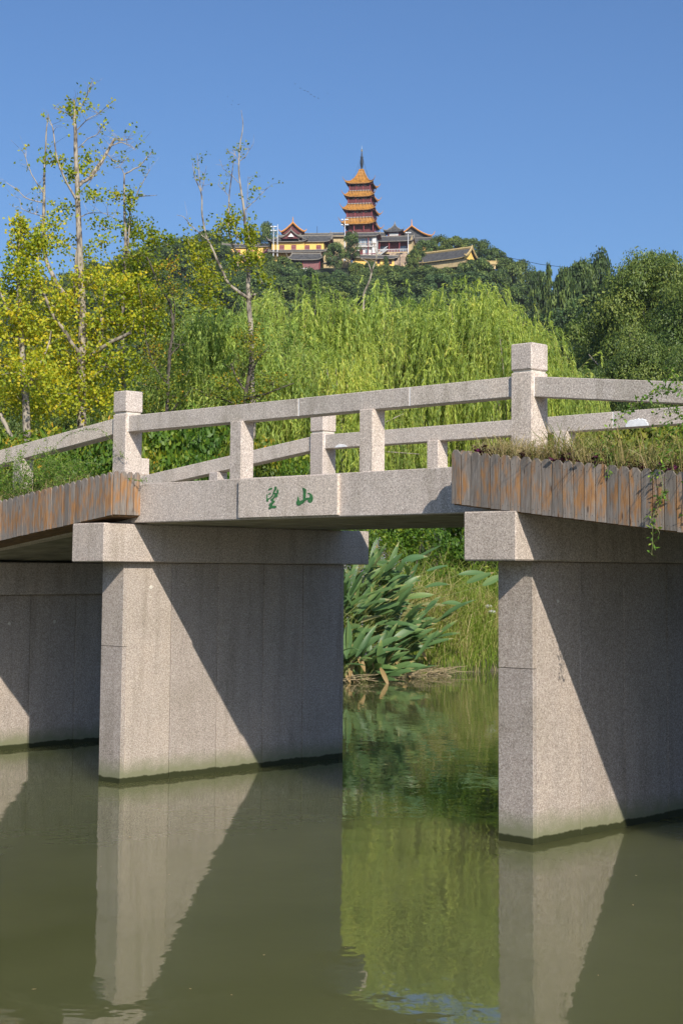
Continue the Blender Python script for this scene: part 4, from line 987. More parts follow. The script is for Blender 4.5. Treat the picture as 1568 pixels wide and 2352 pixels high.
# ================================================================== BIG TREES NEARER THAN THE HILL
def big_tree_parts(seed, h, r, nc, nl, ls, mat):
    m = MB(); C = crown_mesh(m, seed, h * .85, r, h * .15, nc, nl, ls, rc=r * .23, flat=.75, asp=.6)
    crown = m.mesh('crown', mat)
    t = MB(); t.tube([(0, 0, -1.5), (.1, 0, h * .2), (-.1, .1, h * .45)], [.5, .4, .25], 8)
    g = random.Random(seed)
    for c in C[::max(1, len(C) // 22)]:
        mid = c * np.array([.45, .45, 1]) * np.array([1, 1, .72]) + np.array([0, 0, h * .05])
        t.tube([(0, 0, h * .22), mid, mid * .3 + c * .7], [.2, .11, .04], 5)
    return crown, t.mesh('trunk', M_GREYBARK, True)
BT = [big_tree_parts(31, 18, 8.0, 120, 620, .20, M_CAMPHOR), big_tree_parts(32, 18, 7.4, 110, 620, .20, M_CAMPHOR)]
def big_tree(i, u, vtop, d, s, label, protos=BT, group='broadleaf trees between the pond and the hill'):
    x, y = gxy(u, d); g = float(ground(u, d)); ztop = W(u, vtop, d)[2]
    hh = 18
    o = empty('bushy_tree', (x, y, g - .2), fr.uniform(0, 6.28)); tag(o, label, 'tree', group)
    meshobj('crown', protos[i][0], o); meshobj('trunk', protos[i][1], o)
    sz = (ztop - g) / (hh * .97); o.scale = (sz * s, sz * s, sz)
for a in [(0, 1520, 595, 112, 0.62, 'large camphor tree filling the right edge of the picture above the stone rail'),
          (1, 1640, 610, 100, 0.62, 'large camphor tree cut by the right edge of the picture'),
          (1, 1432, 700, 122, 0.50, 'dark green bushy tree left of the large camphor tree'),
          (0, 1385, 770, 135, 0.50, 'rounded bushy tree behind the right stone post'),
          (0, 1500, 780, 84, 0.62, 'pale green leafy tree just above the right hand rail'),
          (1, 1610, 800, 78, 0.62, 'leafy tree above the right end of the rail'),
          (1, 1360, 840, 92, 0.60, 'low bushy tree to the right of the right stone post'),
          (0, 1280, 850, 98, 0.55, 'bushy tree directly behind the right stone post'),
          (1, 330, 870, 74, 0.70, 'mid green bushy tree behind the left stone post'),
          (0, 230, 880, 80, 0.70, 'green bushy tree behind the trunk of the tall ginkgo'),
          (0, 440, 850, 84, 0.70, 'green bushy tree between the left stone post and the willows'),
          (1, 90, 880, 84, 0.70, 'green bushy tree behind the leftmost ginkgo'),
          (0, -60, 860, 76, 0.70, 'green bushy tree at the left edge of the picture')]:
    big_tree(*a)

# ================================================================== WILLOWS
def strands(m, g, n, R, H, zlo, nleaf=46, ll=.15, lw=.024, mi_leaf=0, mi_st=1):
    """curtains of hanging shoots; each shoot leaves a branch, bows over and falls"""
    nb = 64
    bth = g.uniform(0, 2 * np.pi, nb); br = R * np.sqrt(g.uniform(.02, 1, nb)) * .92
    bz = H * (1 - .36 * (br / R) ** 2) - g.uniform(0, .36 * H, nb) * g.uniform(0, 1, nb)
    B = np.stack([np.cos(bth) * br, np.sin(bth) * br, bz], 1)
    bi = g.integers(0, nb, n)
    P0 = B[bi] + g.normal(0, [.26, .26, .18], (n, 3))
    out = P0[:, :2] / (np.linalg.norm(P0[:, :2], axis=1, keepdims=True) + .3) * .55 + g.normal(0, .45, (n, 2))
    Ln = g.uniform(.8, 2.6, n) * np.clip((P0[:, 2] - zlo) / 2.2, .3, 1.1)
    T = np.linspace(0, 1, nleaf + 1)[None, :]
    tt = T * Ln[:, None]
    hx = 1 - np.exp(-tt * 2.4)
    X = P0[:, 0:1] + out[:, 0:1] * hx * .62; Y = P0[:, 1:2] + out[:, 1:2] * hx * .62
    up = g.uniform(.05, .40, (n, 1)); hi_ = (g.random((n, 1)) < .09) & (P0[:, 2:3] > H * .72); up = np.where(hi_, g.uniform(.6, 1.25, (n, 1)), up); Ln = np.where(hi_[:, 0], np.minimum(Ln, 1.1), Ln); tt = T * Ln[:, None]; hx = 1 - np.exp(-tt * 2.4)
    Z = P0[:, 2:3] + up * hx - np.maximum(tt - .15, 0) * .92 + .05 * np.sin(tt * 4 + P0[:, 0:1] * 9)
    X += .035 * np.sin(tt * 5 + P0[:, 1:2] * 7); P = np.stack([X, Y, Z], -1)
    D = np.gradient(P, axis=1)
    C = P[:, 1:].reshape(-1, 3); DD = D[:, 1:].reshape(-1, 3); DD = DD / (np.linalg.norm(DD, axis=1, keepdims=True) + 1e-9)
    keep = g.random(len(C)) < .93; C = C[keep]; DD = DD[keep]
    sd = np.repeat(g.normal(.42, .15, n) + g.normal(0, .17, nb)[bi], nleaf)[keep]
    ld = DD * .9 + g.normal(0, .38, C.shape) + np.array([0, 0, -.45])
    m.leaves(C, ld, g.normal(size=C.shape), ll * g.uniform(.65, 1.25, len(C)), lw * g.uniform(.8, 1.3, len(C)), np.clip(sd + g.normal(0, .16, len(C)), 0, 1), mi_leaf, .4)
    S = P[:, ::8]; k = S.shape[1]; w_ = .0035
    off = np.stack([np.cos(bth[bi]), np.sin(bth[bi]), np.zeros(n)], 1)[:, None, :] * w_
    V = np.stack([S - off, S + off], 2).reshape(-1, 3); base = (np.arange(n) * k * 2)[:, None]; jj = np.arange(k - 1)[None] * 2
    F = np.stack([base + jj, base + jj + 1, base + jj + 3, base + jj + 2], -1).reshape(-1, 4); m.add(V, F, None, mi_st)
    return B
M_WSTEM = plain('willow_shoot', (.24, .22, .06), .6, .2, 10)
def willow_parts(seed, H, R, n, zlo):
    g = np.random.default_rng(seed); m = MB(); B = strands(m, g, n, R, H, zlo)
    crown = m.mesh('crown', [M_WILLOW, M_WSTEM])
    t = MB(); t.tube([(0, 0, -1), (.08, 0, 1.2), (.0, .1, 2.6), (-.1, .1, H * .55)], [.17, .14, .12, .07], 8)
    for b in B[::2]:
        a = np.array([0, .1, 2.2 + (g.random()) * (H * .25)]); mid = (a + b) / 2 + np.array([0, 0, .5])
        t.tube([a, mid, b], [.055, .03, .012], 5)
    return crown, t.mesh('trunk', M_GREYBARK, True)
WP = [willow_parts(41, 8.0, 3.0, 2000, 1.6), willow_parts(42, 8.0, 3.0, 1950, 1.2)]
def willow(i, u, vtop, d, s, label, rz):
    x, y = gxy(u, d); g = float(ground(u, d)); ztop = W(u, vtop, d)[2]
    o = empty('willow_tree', (x, y, g - .1), rz); tag(o, label, 'willow', 'weeping willows on the far bank')
    meshobj('crown', WP[i][0], o); meshobj('trunk', WP[i][1], o); o.scale = (s, s, (ztop - g) / 8.15)
for a in [(0, 500, 690, 40.5, 1.0, 'leftmost weeping willow, behind the bare topped ginkgo', 0.3),
          (1, 690, 650, 45, .95, 'weeping willow right of the bare topped ginkgo, below the yellow temple hall', 1.5),
          (0, 880, 652, 46, 1.0, 'weeping willow in the middle of the bank, straight below the pagoda', 2.6),
          (1, 1045, 640, 44.5, .95, 'tall weeping willow with upright shoots at its top, left of the right stone post', 4.0),
          (0, 1165, 700, 43, .80, 'weeping willow just left of the right stone post', 5.2),
          (1, 1290, 850, 47, .62, 'small weeping willow showing between the right stone post and the dark trees', .9),
          (0, 780, 780, 40, .75, 'low weeping willow hanging down behind the middle of the railing', 3.6)]:
    willow(*a)

# ================================================================== GINKGOS AND SMALL TREES, limbs laid out one by one
def px_limb(pts, d0):
    P = []; R = []
    for p in pts:
        u, v, r = p[:3]; dd = p[3] if len(p) > 3 else 0
        P.append(W(u, v, d0 + dd)); R.append(r / FPX * d0)
    return np.array(P), np.array(R)
def densify(P, R, n=5, wig=.0):
    t = np.arange(len(P)); tt = np.linspace(0, len(P) - 1, (len(P) - 1) * n + 1)
    Q = np.stack([np.interp(tt, t, P[:, k]) for k in range(3)], 1)
    if wig: Q[1:-1] += rng.normal(0, wig, (len(Q) - 2, 3))
    # soften the corners
    for _ in range(2): Q[1:-1] = (Q[:-2] + 2 * Q[1:-1] + Q[2:]) / 4
    return Q, np.interp(tt, t, R)
def tufts(m, C, g, per, sp, ls, tlo=0.2, thi=.9, mi=0, fan=True):
    """tufts of leaves on short spurs"""
    C = np.repeat(C, per, 0); n = len(C)
    P = C + g.normal(0, sp, (n, 3))
    base = np.repeat(g.uniform(tlo, thi, n // per), per)
    D = g.normal(size=(n, 3)); D[:, 2] += .1
    m.leaves(P, D, g.normal(size=(n, 3)) + SUN * .8, ls * g.uniform(.7, 1.2, n), ls * g.uniform(.8, 1.25, n), np.clip(base + g.normal(0, .15, n), 0, 1), mi, .62 if fan else .45)
def twigs(wood, g, P, n, L, rad=.006, up=.3, pts=None, lo=.15, hi=1.0, k=3):
    out = []
    for _ in range(n):
        t = g.uniform(lo, hi) * (len(P) - 1); i = min(int(t), len(P) - 2); a = P[i] + (P[i + 1] - P[i]) * (t - i)
        d = g.normal(size=3); d[2] = abs(d[2]) * .5 + up; d /= np.linalg.norm(d)
        l = L * g.uniform(.4, 1.2); b = a + d * l * .5 + g.normal(0, .04, 3) * l; c = b + (d + g.normal(0, .35, 3)) * l * .5
        Q = np.array([a, a * .5 + b * .5, b, (b + c) / 2, c]); wood.tube(Q, np.array([1, .8, .6, .45, .25]) * rad, k, cap=False); out.append(Q)
    return out
def ptree(name, label, group, cat, d0, limbs, blobs, lmat, ls, bk, seed, twn=10, twL=.6, sparse=1.6, per=5, fac=1.0, rs=1.0):
    g = np.random.default_rng(seed)
    root = px_limb([limbs[0][0]], d0)[0][0]
    o = empty(name, root); tag(o, label, cat, group); inv = Matrix.Translation(o.location).inverted()
    Lf = MB(); Wd = MB()
    for li, lm in enumerate(limbs):
        P, R = px_limb(lm, d0); R = R * rs; Q, RR = densify(P, R, 5, .012)
        m = MB(); m.tube(Q, RR, 8 if RR.max() > .03 else 6); q = m.obj('trunk' if li == 0 else 'branch', bk, None, True); q.parent = o; q.matrix_parent_inverse = inv
        tw = twigs(Wd, g, Q, int(twn * (1 + .5 * (li == 0))), twL, .0055)
        pts = np.concatenate([t[2:] for t in tw]) if tw else np.zeros((0, 3))
        if sparse and len(pts):
            pts = pts[g.random(len(pts)) < min(1, sparse / 3)]
            if len(pts): tufts(Lf, pts, g, 3, .035, ls, .1, .8)
    for b in blobs:
        u, v, ru, rv, n = b[:5]; tl, th = (b[5], b[6]) if len(b) > 5 else (.15, .85)
        n = int(n * fac / per) + 1
        c = W(u, v, d0 + g.uniform(-.5, .5)); k = d0 / FPX
        q = g.normal(size=(n, 3)) * .55; 
        C = c + (q[:, 0:1] * ru * k) * S_ + (q[:, 1:2] * .9 * ru * k) * H_ + (q[:, 2:3] * rv * k) * np.array([0, 0, 1])
        tufts(Lf, C, g, per, .055, ls, tl, th)
        for _ in range(max(2, n // 16)):
            i = g.integers(0, len(C)); a = c + (C[i] - c) * .1; Q = np.array([a + np.array([0, 0, -.12]), (a + C[i]) / 2 + g.normal(0, .03, 3), C[i]]); Wd.tube(Q, [.010, .006, .003], 3, cap=False)
    if Wd.n: q = Wd.obj('twigs', bk, None); q['kind'] = 'stuff'; q.parent = o; q.matrix_parent_inverse = inv
    if Lf.n: q = Lf.obj('foliage', lmat, None); q.parent = o; q.matrix_parent_inverse = inv
    return o
GG = 'ginkgo trees on the far bank'
Y_ = (.35, .98)
ptree('ginkgo_tree', 'tallest ginkgo with pale broken-off trunk top and yellow green leaves at left', GG, 'ginkgo tree', 35,
  [[(197, 1200, 13), (192, 1040, 12), (189, 950, 11), (188, 870, 11), (189, 800, 11), (191, 740, 10), (189, 690, 9), (186, 620, 8), (182, 535, 7), (178, 430, 6), (175, 340, 5), (172, 280, 4), (170, 229, 3.2)],
   [(190, 735, 7), (166, 696, 7, .2), (137, 664, 6, .4), (113, 615, 5, .6), (101, 570, 4.5, .6), (99, 515, 4, .7), (101, 434, 3.2, .7), (104, 353, 2.3, .8), (107, 310, 1.8, .8), (111, 262, .8, .8)],
   [(189, 822, 6), (167, 793, 5, -.3), (145, 756, 4.2, -.5), (117, 716, 3.8, -.6), (97, 664, 3.2, -.8), (72, 632, 2.4, -1), (48, 595, 1.8, -1), (20, 562, 1, -1.2)],
   [(97, 664, 2.8, -.8), (60, 648, 2.4, -1), (0, 636, 2, -1.2), (-40, 628, 1.4, -1.2)],
   [(192, 835, 6), (203, 824, 5.5, -.2), (226, 805, 5, -.4), (258, 785, 4.6, -.6), (300, 764, 4, -.8)],
   [(215, 815, 3), (238, 768, 2.6, -.3), (232, 728, 2.2, -.3), (238, 688, 1.6, -.3), (243, 660, 1, -.3)],
   [(179, 428, 4.5), (190, 418, 4.6, .1), (209, 410, 4.4, .2), (226, 382, 4, .3), (246, 350, 3.6, .4), (264, 318, 3.2, .4)],
   [(177, 462, 3), (153, 418, 2.4, -.2), (135, 378, 2, -.3), (127, 333, 1.6, -.3), (121, 293, 1.2, -.3), (111, 268, .7, -.3)],
   [(173, 715, 4), (172, 635, 3.6), (176, 590, 3), (180, 560, 2)],
   [(101, 445, 1.6), (85, 420, 1.3), (72, 395, 1.1), (62, 372, .9), (57, 352, .6)],
   [(100, 466, 1.6), (72, 460, 1.3), (50, 450, 1), (38, 430, .7)], [(102, 497, 1.1), (70, 490, .9), (50, 480, .8), (47, 458, .5)],
   [(171, 268, 1.6), (190, 240, 1.3), (205, 212, 1), (214, 180, .6)], [(172, 275, 1.2), (155, 262, 1), (138, 253, .8), (124, 248, .5)],
   [(176, 300, 1.3), (200, 275, 1), (226, 262, .8), (238, 250, .5)], [(180, 450, 1.2), (205, 420, 1), (225, 390, .9), (240, 370, .6)],
   [(181, 340, 1.2), (200, 320, 1), (225, 308, .8), (235, 290, .5)], [(183, 500, 1.3), (205, 488, 1), (235, 490, .8), (262, 500, .6)],
   [(255, 335, 1.5), (280, 325, 1.2), (300, 335, .9), (312, 345, .6)], [(262, 320, 1.3), (283, 322, 1.1), (305, 318, .7)], [(243, 352, 1.3), (262, 370, 1.1), (285, 374, .6)]],
  [(170, 250, 22, 20, 110, .1, .8), (125, 364, 26, 12, 140, .1, .8), (200, 372, 18, 26, 130, .1, .8), (165, 398, 18, 22, 130, .1, .7), (218, 448, 38, 14, 130, .1, .8), (150, 478, 26, 14, 110, .1, .7),
   (118, 512, 30, 22, 190, .2, .9), (245, 515, 36, 14, 120, .1, .7), (140, 560, 30, 30, 160), (200, 590, 30, 30, 180), (235, 560, 22, 18, 90),
   (210, 650, 55, 40, 700, *Y_), (290, 655, 55, 36, 900, .2, .9), (340, 690, 50, 30, 800, .2, .9), (275, 735, 70, 40, 1200, .2, .9), (345, 745, 45, 30, 500, .2, .8), (215, 760, 50, 40, 700, *Y_), (140, 700, 50, 36, 700, *Y_),
   (120, 770, 60, 45, 1000, *Y_), (170, 840, 70, 45, 1200, *Y_), (250, 830, 60, 45, 900, .2, .85), (100, 850, 60, 45, 900, *Y_), (220, 910, 70, 40, 1200, .3, .9), (130, 925, 70, 40, 1000, .2, .9), (310, 850, 40, 30, 300, .1, .7)],
  M_GINK, .068, M_GINKBARK, 51, twn=9, twL=.5, sparse=.9, fac=1.1)
ptree('ginkgo_tree', 'slim ginkgo with bare forked tip standing right of the tallest ginkgo', GG, 'ginkgo tree', 36.5,
  [[(286, 1200, 6), (285, 960, 5), (282, 760, 4.6), (284, 660, 4.2), (287, 600, 4), (289, 550, 3.6), (287, 490, 3), (286, 440, 2.4), (286, 400, 1.8)],
   [(286, 400, 1.8), (305, 390, 1.5), (322, 382, 1.3), (335, 365, 1), (348, 350, .6)], [(286, 400, 1), (278, 385, .8), (262, 387, .4)],
   [(290, 610, 3), (296, 540, 2.2), (299, 490, 1.8), (300, 440, 1.2)], [(312, 452, 1.2), (325, 425, 1), (334, 408, .9), (345, 390, .5)], [(300, 480, 1.3), (312, 452, 1.2), (335, 450, .9), (362, 448, .5)]],
  [(300, 460, 9, 32, 170, .2, .7), (268, 448, 18, 11, 110, .5, .95), (303, 530, 26, 34, 420, .1, .7), (350, 545, 34, 22, 380, .1, .7), (320, 590, 38, 24, 480, .1, .7), (385, 552, 20, 12, 110, .1, .7), (280, 620, 40, 30, 500, .2, .8), (360, 612, 30, 26, 300, .1, .7), (310, 640, 45, 24, 400, .1, .8)],
  M_GINKG, .064, M_GINKBARK, 52, twn=6, twL=.35, sparse=1.0, fac=1.1)
ptree('ginkgo_tree', 'bushy golden green ginkgo at the left edge', GG, 'ginkgo tree', 33,
  [[(72, 1200, 11), (66, 1040, 10), (62, 960, 9), (56, 880, 8), (52, 820, 7), (50, 760, 6), (45, 700, 5), (42, 620, 4), (46, 560, 3), (50, 510, 1.5)],
   [(50, 800, 4), (30, 740, 3.5), (10, 690, 3), (-10, 650, 2)], [(46, 720, 3.5), (75, 690, 3), (86, 640, 2.6), (90, 580, 1.6)], [(60, 900, 4), (85, 850, 3), (110, 800, 2.2), (118, 760, 1.5)], [(0, 950, 6), (14, 975, 5), (30, 1010, 5), (40, 1060, 6)]],
  [(50, 520, 20, 24, 380, .3, .9), (58, 570, 34, 34, 760, .3, .9), (95, 560, 26, 34, 420, .2, .85), (40, 620, 40, 34, 560, .1, .7), (20, 665, 36, 26, 320, .1, .7), (85, 640, 34, 30, 420, .3, .9), (45, 715, 50, 34, 700, *Y_), (60, 770, 60, 40, 900, *Y_), (30, 830, 50, 40, 520, *Y_), (75, 860, 60, 40, 800, *Y_), (20, 900, 50, 40, 620, .3, .9), (70, 940, 60, 36, 700, .2, .9), (-30, 780, 50, 60, 500, *Y_)],
  M_GINK, .066, M_GINKBARK, 53, twn=7, twL=.5, sparse=1.2, fac=1.1)
ptree('ginkgo_tree', 'ginkgo with a pale bare forked top rising out of the willows left of the pagoda', GG, 'ginkgo tree', 36.0,
  [[(582, 1200, 11), (580, 960, 10), (577, 820, 9), (575, 744, 8.5), (571, 684, 8), (570, 620, 7), (568, 575, 6.4), (564, 530, 5), (560, 474, 4), (550, 420, 3), (548, 370, 2.4), (551, 333, 2), (560, 285, 1.3), (554, 253, .6)],
   [(569, 686, 6), (548, 670, 5.5, -.2), (524, 652, 5, -.3), (504, 607, 4.5, -.4), (488, 575, 3.8, -.5), (475, 547, 3.4, -.5), (464, 494, 2.6, -.6), (462, 440, 2, -.6), (447, 410, 1.5, -.6), (443, 374, .8, -.6)],
   [(462, 438, 1.4, -.6), (458, 400, 1.1, -.6), (453, 352, .6, -.6)], [(475, 549, 2, -.5), (455, 533, 1.6, -.5), (438, 517, 1.3, -.5), (422, 498, 1, -.5), (406, 494, .6, -.5)],
   [(568, 607, 5), (545, 585, 4.4, .3), (524, 540, 3.6, .5), (526, 454, 2.2, .6), (534, 382, 1.5, .6), (541, 345, .8, .6)],
   [(563, 482, 1.6), (575, 470, 1.3), (590, 457, 1.1), (614, 430, .6)], [(551, 370, 1.3), (566, 355, 1), (580, 334, .5)], [(548, 420, 1.2), (535, 405, .9), (515, 390, .8), (504, 365, .5)],
   [(527, 450, 1), (515, 440, .8), (500, 424, .5)], [(572, 690, 5), (578, 682, 4.6, -.1), (586, 676, 4, -.2)], [(550, 372, 1), (540, 355, .8), (534, 343, .4)], [(566, 505, 1), (568, 450, .9), (570, 405, .5)], [(462, 440, 1), (470, 410, .8), (474, 380, .5)]],
  [(527, 505, 24, 24, 200, .2, .95), (545, 540, 22, 14, 90), (574, 540, 14, 34, 260, .2, .8), (585, 590, 20, 26, 220, .2, .8), (460, 590, 34, 30, 300, .3, .9), (480, 640, 36, 24, 340, .3, .9), (545, 600, 22, 18, 110), (606, 640, 24, 14, 80, .2, .7), (440, 560, 24, 20, 140, .2, .8), (470, 690, 50, 26, 300, .3, .9), (505, 530, 20, 20, 80)],
  M_GINKG, .060, M_GINKBARK, 54, twn=5, twL=.35, sparse=1.2, fac=1.7, rs=.72)
SG = 'thin small leaved trees on the far bank'
ptree('slender_tree', 'thin dark stemmed tree with small leaves between the left stone post and the willows', SG, 'tree', 34.5,
  [[(384, 1200, 5), (384, 1000, 4.4), (384, 930, 4.2), (387, 850, 4), (391, 800, 3.8), (398, 756, 3.4), (394, 720, 3), (387, 690, 2.8), (375, 672, 2.6), (362, 650, 2.2), (348, 615, 1.8), (338, 590, 1.2)],
   [(398, 756, 2), (402, 700, 1.4), (388, 650, 1.2), (390, 620, .8), (392, 590, .5)], [(384, 880, 2), (360, 850, 1.6), (345, 820, 1.3), (335, 780, 1)], [(386, 830, 2), (405, 800, 1.4), (425, 790, 1)],
   [(335, 770, 2), (325, 700, 1.6), (318, 655, 1.4), (314, 640, .8)], [(384, 960, 2), (405, 930, 1.6), (430, 905, 1)]],
  [(385, 610, 22, 14, 190, .4, 1), (392, 660, 26, 24, 300, .2, .9), (352, 700, 24, 26, 240), (350, 800, 30, 24, 300, .5, 1), (400, 740, 24, 24, 170), (372, 830, 34, 26, 340, .2, .9), (360, 880, 36, 30, 420, .1, .7), (400, 900, 34, 26, 300, .1, .7), (350, 940, 50, 26, 420, .1, .8), (420, 860, 24, 24, 160, .1, .7)],
  M_SMALL, .045, M_DARKBARK, 55, twn=10, twL=.55, sparse=1.6)
ptree('slender_tree', 'low spreading small leaved tree in front of the willows, left of centre', SG, 'tree', 35.5,
  [[(560, 1200, 7), (562, 1060, 6), (561, 930, 5), (568, 880, 4.6), (574, 850, 4), (577, 812, 3.2), (578, 780, 2)],
   [(563, 918, 3.4), (585, 912, 3, -.2), (608, 905, 2.6, -.3), (640, 893, 2, -.4), (675, 880, 1, -.5)], [(564, 900, 3), (550, 880, 2.6), (538, 860, 2), (530, 835, 1.3)], [(572, 860, 2.4), (590, 830, 2), (606, 812, 1.4), (618, 795, .8)],
   [(560, 940, 2.6), (535, 925, 2.2), (505, 915, 1.8), (480, 905, 1)], [(561, 985, 3), (530, 960, 2.4), (500, 955, 2), (470, 940, 1.2)]],
  [(565, 775, 30, 16, 320, .2, .9), (585, 810, 34, 20, 320, .2, .9), (560, 850, 34, 24, 300, .1, .8), (520, 880, 34, 24, 340, .2, .9), (625, 875, 44, 18, 420, .2, .8), (600, 905, 44, 16, 360, .2, .8), (490, 905, 34, 18, 300, .1, .8), (540, 925, 50, 18, 420, .1, .8), (585, 750, 16, 14, 80, .3, .9)],
  M_SMALL, .046, M_DARKBARK, 56, twn=10, twL=.5, sparse=1.6)
ptree('bare_sapling', 'leafless pale forked sapling sticking out of the willow tops below the pagoda', 'bare saplings', 'tree', 47,
  [[(838, 1100, 4), (834, 720, 3), (836, 670, 2.6), (848, 645, 2.2), (853, 625, 2)], [(853, 626, 1.8), (846, 605, 1.4), (832, 595, 1.1), (818, 590, .7)], [(853, 626, 1.8), (862, 600, 1.4), (866, 580, 1), (872, 572, .7)], [(864, 590, 1), (861, 570, .8), (858, 555, .5)]],
  [], M_SMALL, .04, M_GINKBARK, 57, twn=3, twL=.25, sparse=0)

# ================================================================== SHRUBS ON THE BANK
def shrub_mesh(seed, mat, ls, nc=46, nl=85, asp=.5):
    m = MB(); crown_mesh(m, seed, 1.9, 1.0, .05, nc, nl, ls, rc=.30, flat=.9, tlo=.05, thi=.72, asp=asp)
    g = np.random.default_rng(seed)
    for _ in range(9):
        a = g.uniform(0, 6.28); r = g.uniform(.2, .8); m.tube([(0, 0, -.2), (np.cos(a) * r * .4, np.sin(a) * r * .4, .7), (np.cos(a) * r, np.sin(a) * r, 1.5)], [.022, .015, .006], 4, 1)
    return m.mesh('shrub', [mat, M_DARKBARK])
SHR = [shrub_mesh(61, M_BUSH, .09, 50, 110), shrub_mesh(62, M_BUSH, .075, 52, 110, .4), shrub_mesh(63, M_SMALL, .07, 50, 110, .55), shrub_mesh(64, M_YBUSH, .13, 46, 120, .42)]
SL_ = {0: 'leafy green shrub', 1: 'fine leaved green shrub', 2: 'small leaved yellow green shrub', 3: 'broad leaved yellow green shrub'}
sr = random.Random(9)
def shrub(i, u, vtop, d, s, where):
    x, y = gxy(u, d); g = float(ground(u, d)); zt = W(u, vtop, d)[2]; h = max(.6, zt - g)
    o = meshobj('shrub', SHR[i], None, (x, y, g - .05), (0, 0, sr.uniform(0, 6.28))); o.scale = (s, s, h / 2.0)
    tag(o, SL_[i] + ' ' + where, 'shrub', 'shrubs on the far bank')
for u, v, d, s, i in [(-60, 960, 31, 1.3, 2), (20, 990, 32, 1.2, 0), (95, 975, 33, 1.3, 2), (170, 985, 33.5, 1.2, 0), (240, 960, 34, 1.2, 2), (130, 1010, 30.5, 1.0, 1), (20, 1010, 30, 1.0, 2)]:
    shrub(i, u, v, d, s, ['behind the left planter', 'under the leftmost ginkgo', 'below the ginkgo trees beyond the left rail', 'at the foot of the tallest ginkgo', 'just left of the left stone post', 'low behind the left rail', 'lowest at the left edge'][[-60, 20, 95, 170, 240, 130].index(u) if not (u == 20 and d == 30) else 6])
for u, v, d, s, i, wh in [(330, 960, 34, 1.2, 0, 'just right of the left stone post'), (400, 955, 35.5, 1.2, 1, 'left of the first baluster under the rail'), (470, 935, 35, 1.2, 0, 'behind the rail left of the first baluster'), (545, 990, 34, 1.0, 2, 'behind the first baluster'),
                          (640, 1010, 34.5, 1.1, 0, 'between the first baluster and the rear post'), (690, 1030, 33.5, .8, 1, 'low, just left of the rear stone post'), (350, 1040, 31, .9, 2, 'lowest right of the left stone post'), (440, 1030, 32, 1.0, 0, 'low behind the sloping rear rail'),
                          (760, 1080, 35, 1.0, 0, 'behind the rear stone post'), (880, 1110, 37, 1.2, 1, 'below the willows right of the rear post'), (1000, 1130, 38, 1.3, 0, 'below the willows behind the right half of the rail'), (1110, 1120, 39, 1.3, 0, 'under the willow left of the right stone post'), (1210, 1080, 40, 1.3, 1, 'behind the right stone post'),
                          (830, 1200, 34.5, .9, 1, 'on the bank above the reeds'), (930, 1190, 36, 1.0, 0, 'on the bank above the right side of the reeds'), (1120, 1215, 37, 1.0, 0, 'on the bank beside the right pier'),
                          (1330, 985, 41, 1.4, 3, 'under the rear rail right of the right stone post'), (1420, 965, 42, 1.6, 3, 'below the white filler patch on the rear rail'), (1500, 960, 41, 1.5, 3, 'at the right edge below the rails'), (1580, 955, 42, 1.6, 3, 'cut by the right edge of the picture'), (1370, 1000, 39, 1.1, 3, 'lower, right of the right stone post'), (1460, 1010, 39, 1.2, 3, 'lowest behind the right planter')]:
    shrub(i, u, v, d, s, wh)

# ================================================================== GRASS ON THE BANK
def blades(m, B, g, H, Wd, lean, tint):
    n = len(B); a = g.uniform(0, 2 * np.pi, n); dirs = np.stack([np.cos(a), np.sin(a), np.zeros(n)], 1)
    side = np.stack([-np.sin(a), np.cos(a), np.zeros(n)], 1)
    tw = g.uniform(0, 2 * np.pi, n); side = np.stack([np.cos(tw), np.sin(tw), np.zeros(n)], 1)
    ln = lean * g.uniform(.2, 1.3, n)[:, None]; Hh = H[:, None]; z = np.array([0, 0, 1.0])
    P0 = B; P1 = B + dirs * ln * Hh * .25 + z * Hh * .55; P2 = B + dirs * ln * Hh * .75 + z * Hh * (.92 - .25 * ln); P3 = B + dirs * ln * Hh * 1.15 + z * Hh * (.98 - .55 * ln)
    w_ = Wd / 2
    V = np.stack([P0 - side * w_, P0 + side * w_, P1 - side * w_, P1 + side * w_, P2 - side * w_ * .7, P2 + side * w_ * .7, P3], 1).reshape(-1, 3)
    b = (np.arange(n) * 7)[:, None]
    m.add(V, np.concatenate([b + np.array([[0, 1, 3, 2]]), b + np.array([[2, 3, 5, 4]])]), np.concatenate([tint, tint]))
    m.f.append(m.f[-1][:0][:, :3].reshape(0, 3) if False else (b + np.array([[4, 5, 6]]) + (m.n - len(V)))); m.t.append(tint); m.mi.append(np.zeros(n)); 
g = np.random.default_rng(71); m = MB()
n = 30000; u = g.uniform(700, 1260, n); dd = g.uniform(.15, 1, n) ** 1.0 * 8.5
d = np.interp(u, SH_U, SH_D) + dd * g.uniform(.05, 1, n)
xy = np.array([gxy(a, b) for a, b in zip(u, d)]); z = ground(u, d)
hh = g.uniform(.35, 1.2, n) * np.where(g.random(n) < .12, 1.7, 1) * np.clip(.55 + (d - np.interp(u, SH_U, SH_D)) * .12, .5, 1.1)
patch = np.array([mnoise.noise(Vector((a * .8, b * .8, 3))) for a, b in xy])
blades(m, np.column_stack([xy, z - .05]), g, hh, .012, .7, np.clip(.52 + patch * .8 + g.normal(0, .27, n), 0, 1))
n = 9000; u = g.uniform(-400, 700, n); d = np.interp(u, SH_U, SH_D) + g.uniform(0, 5, n); xy = np.array([gxy(a, b) for a, b in zip(u, d)])
blades(m, np.column_stack([xy, ground(u, d) - .05]), g, g.uniform(.3, .8, n), .013, .6, g.uniform(0, .9, n))
n = 5000; u = g.uniform(1260, 2400, n); d = np.interp(u, SH_U, SH_D) + g.uniform(0, 5, n); xy = np.array([gxy(a, b) for a, b in zip(u, d)])
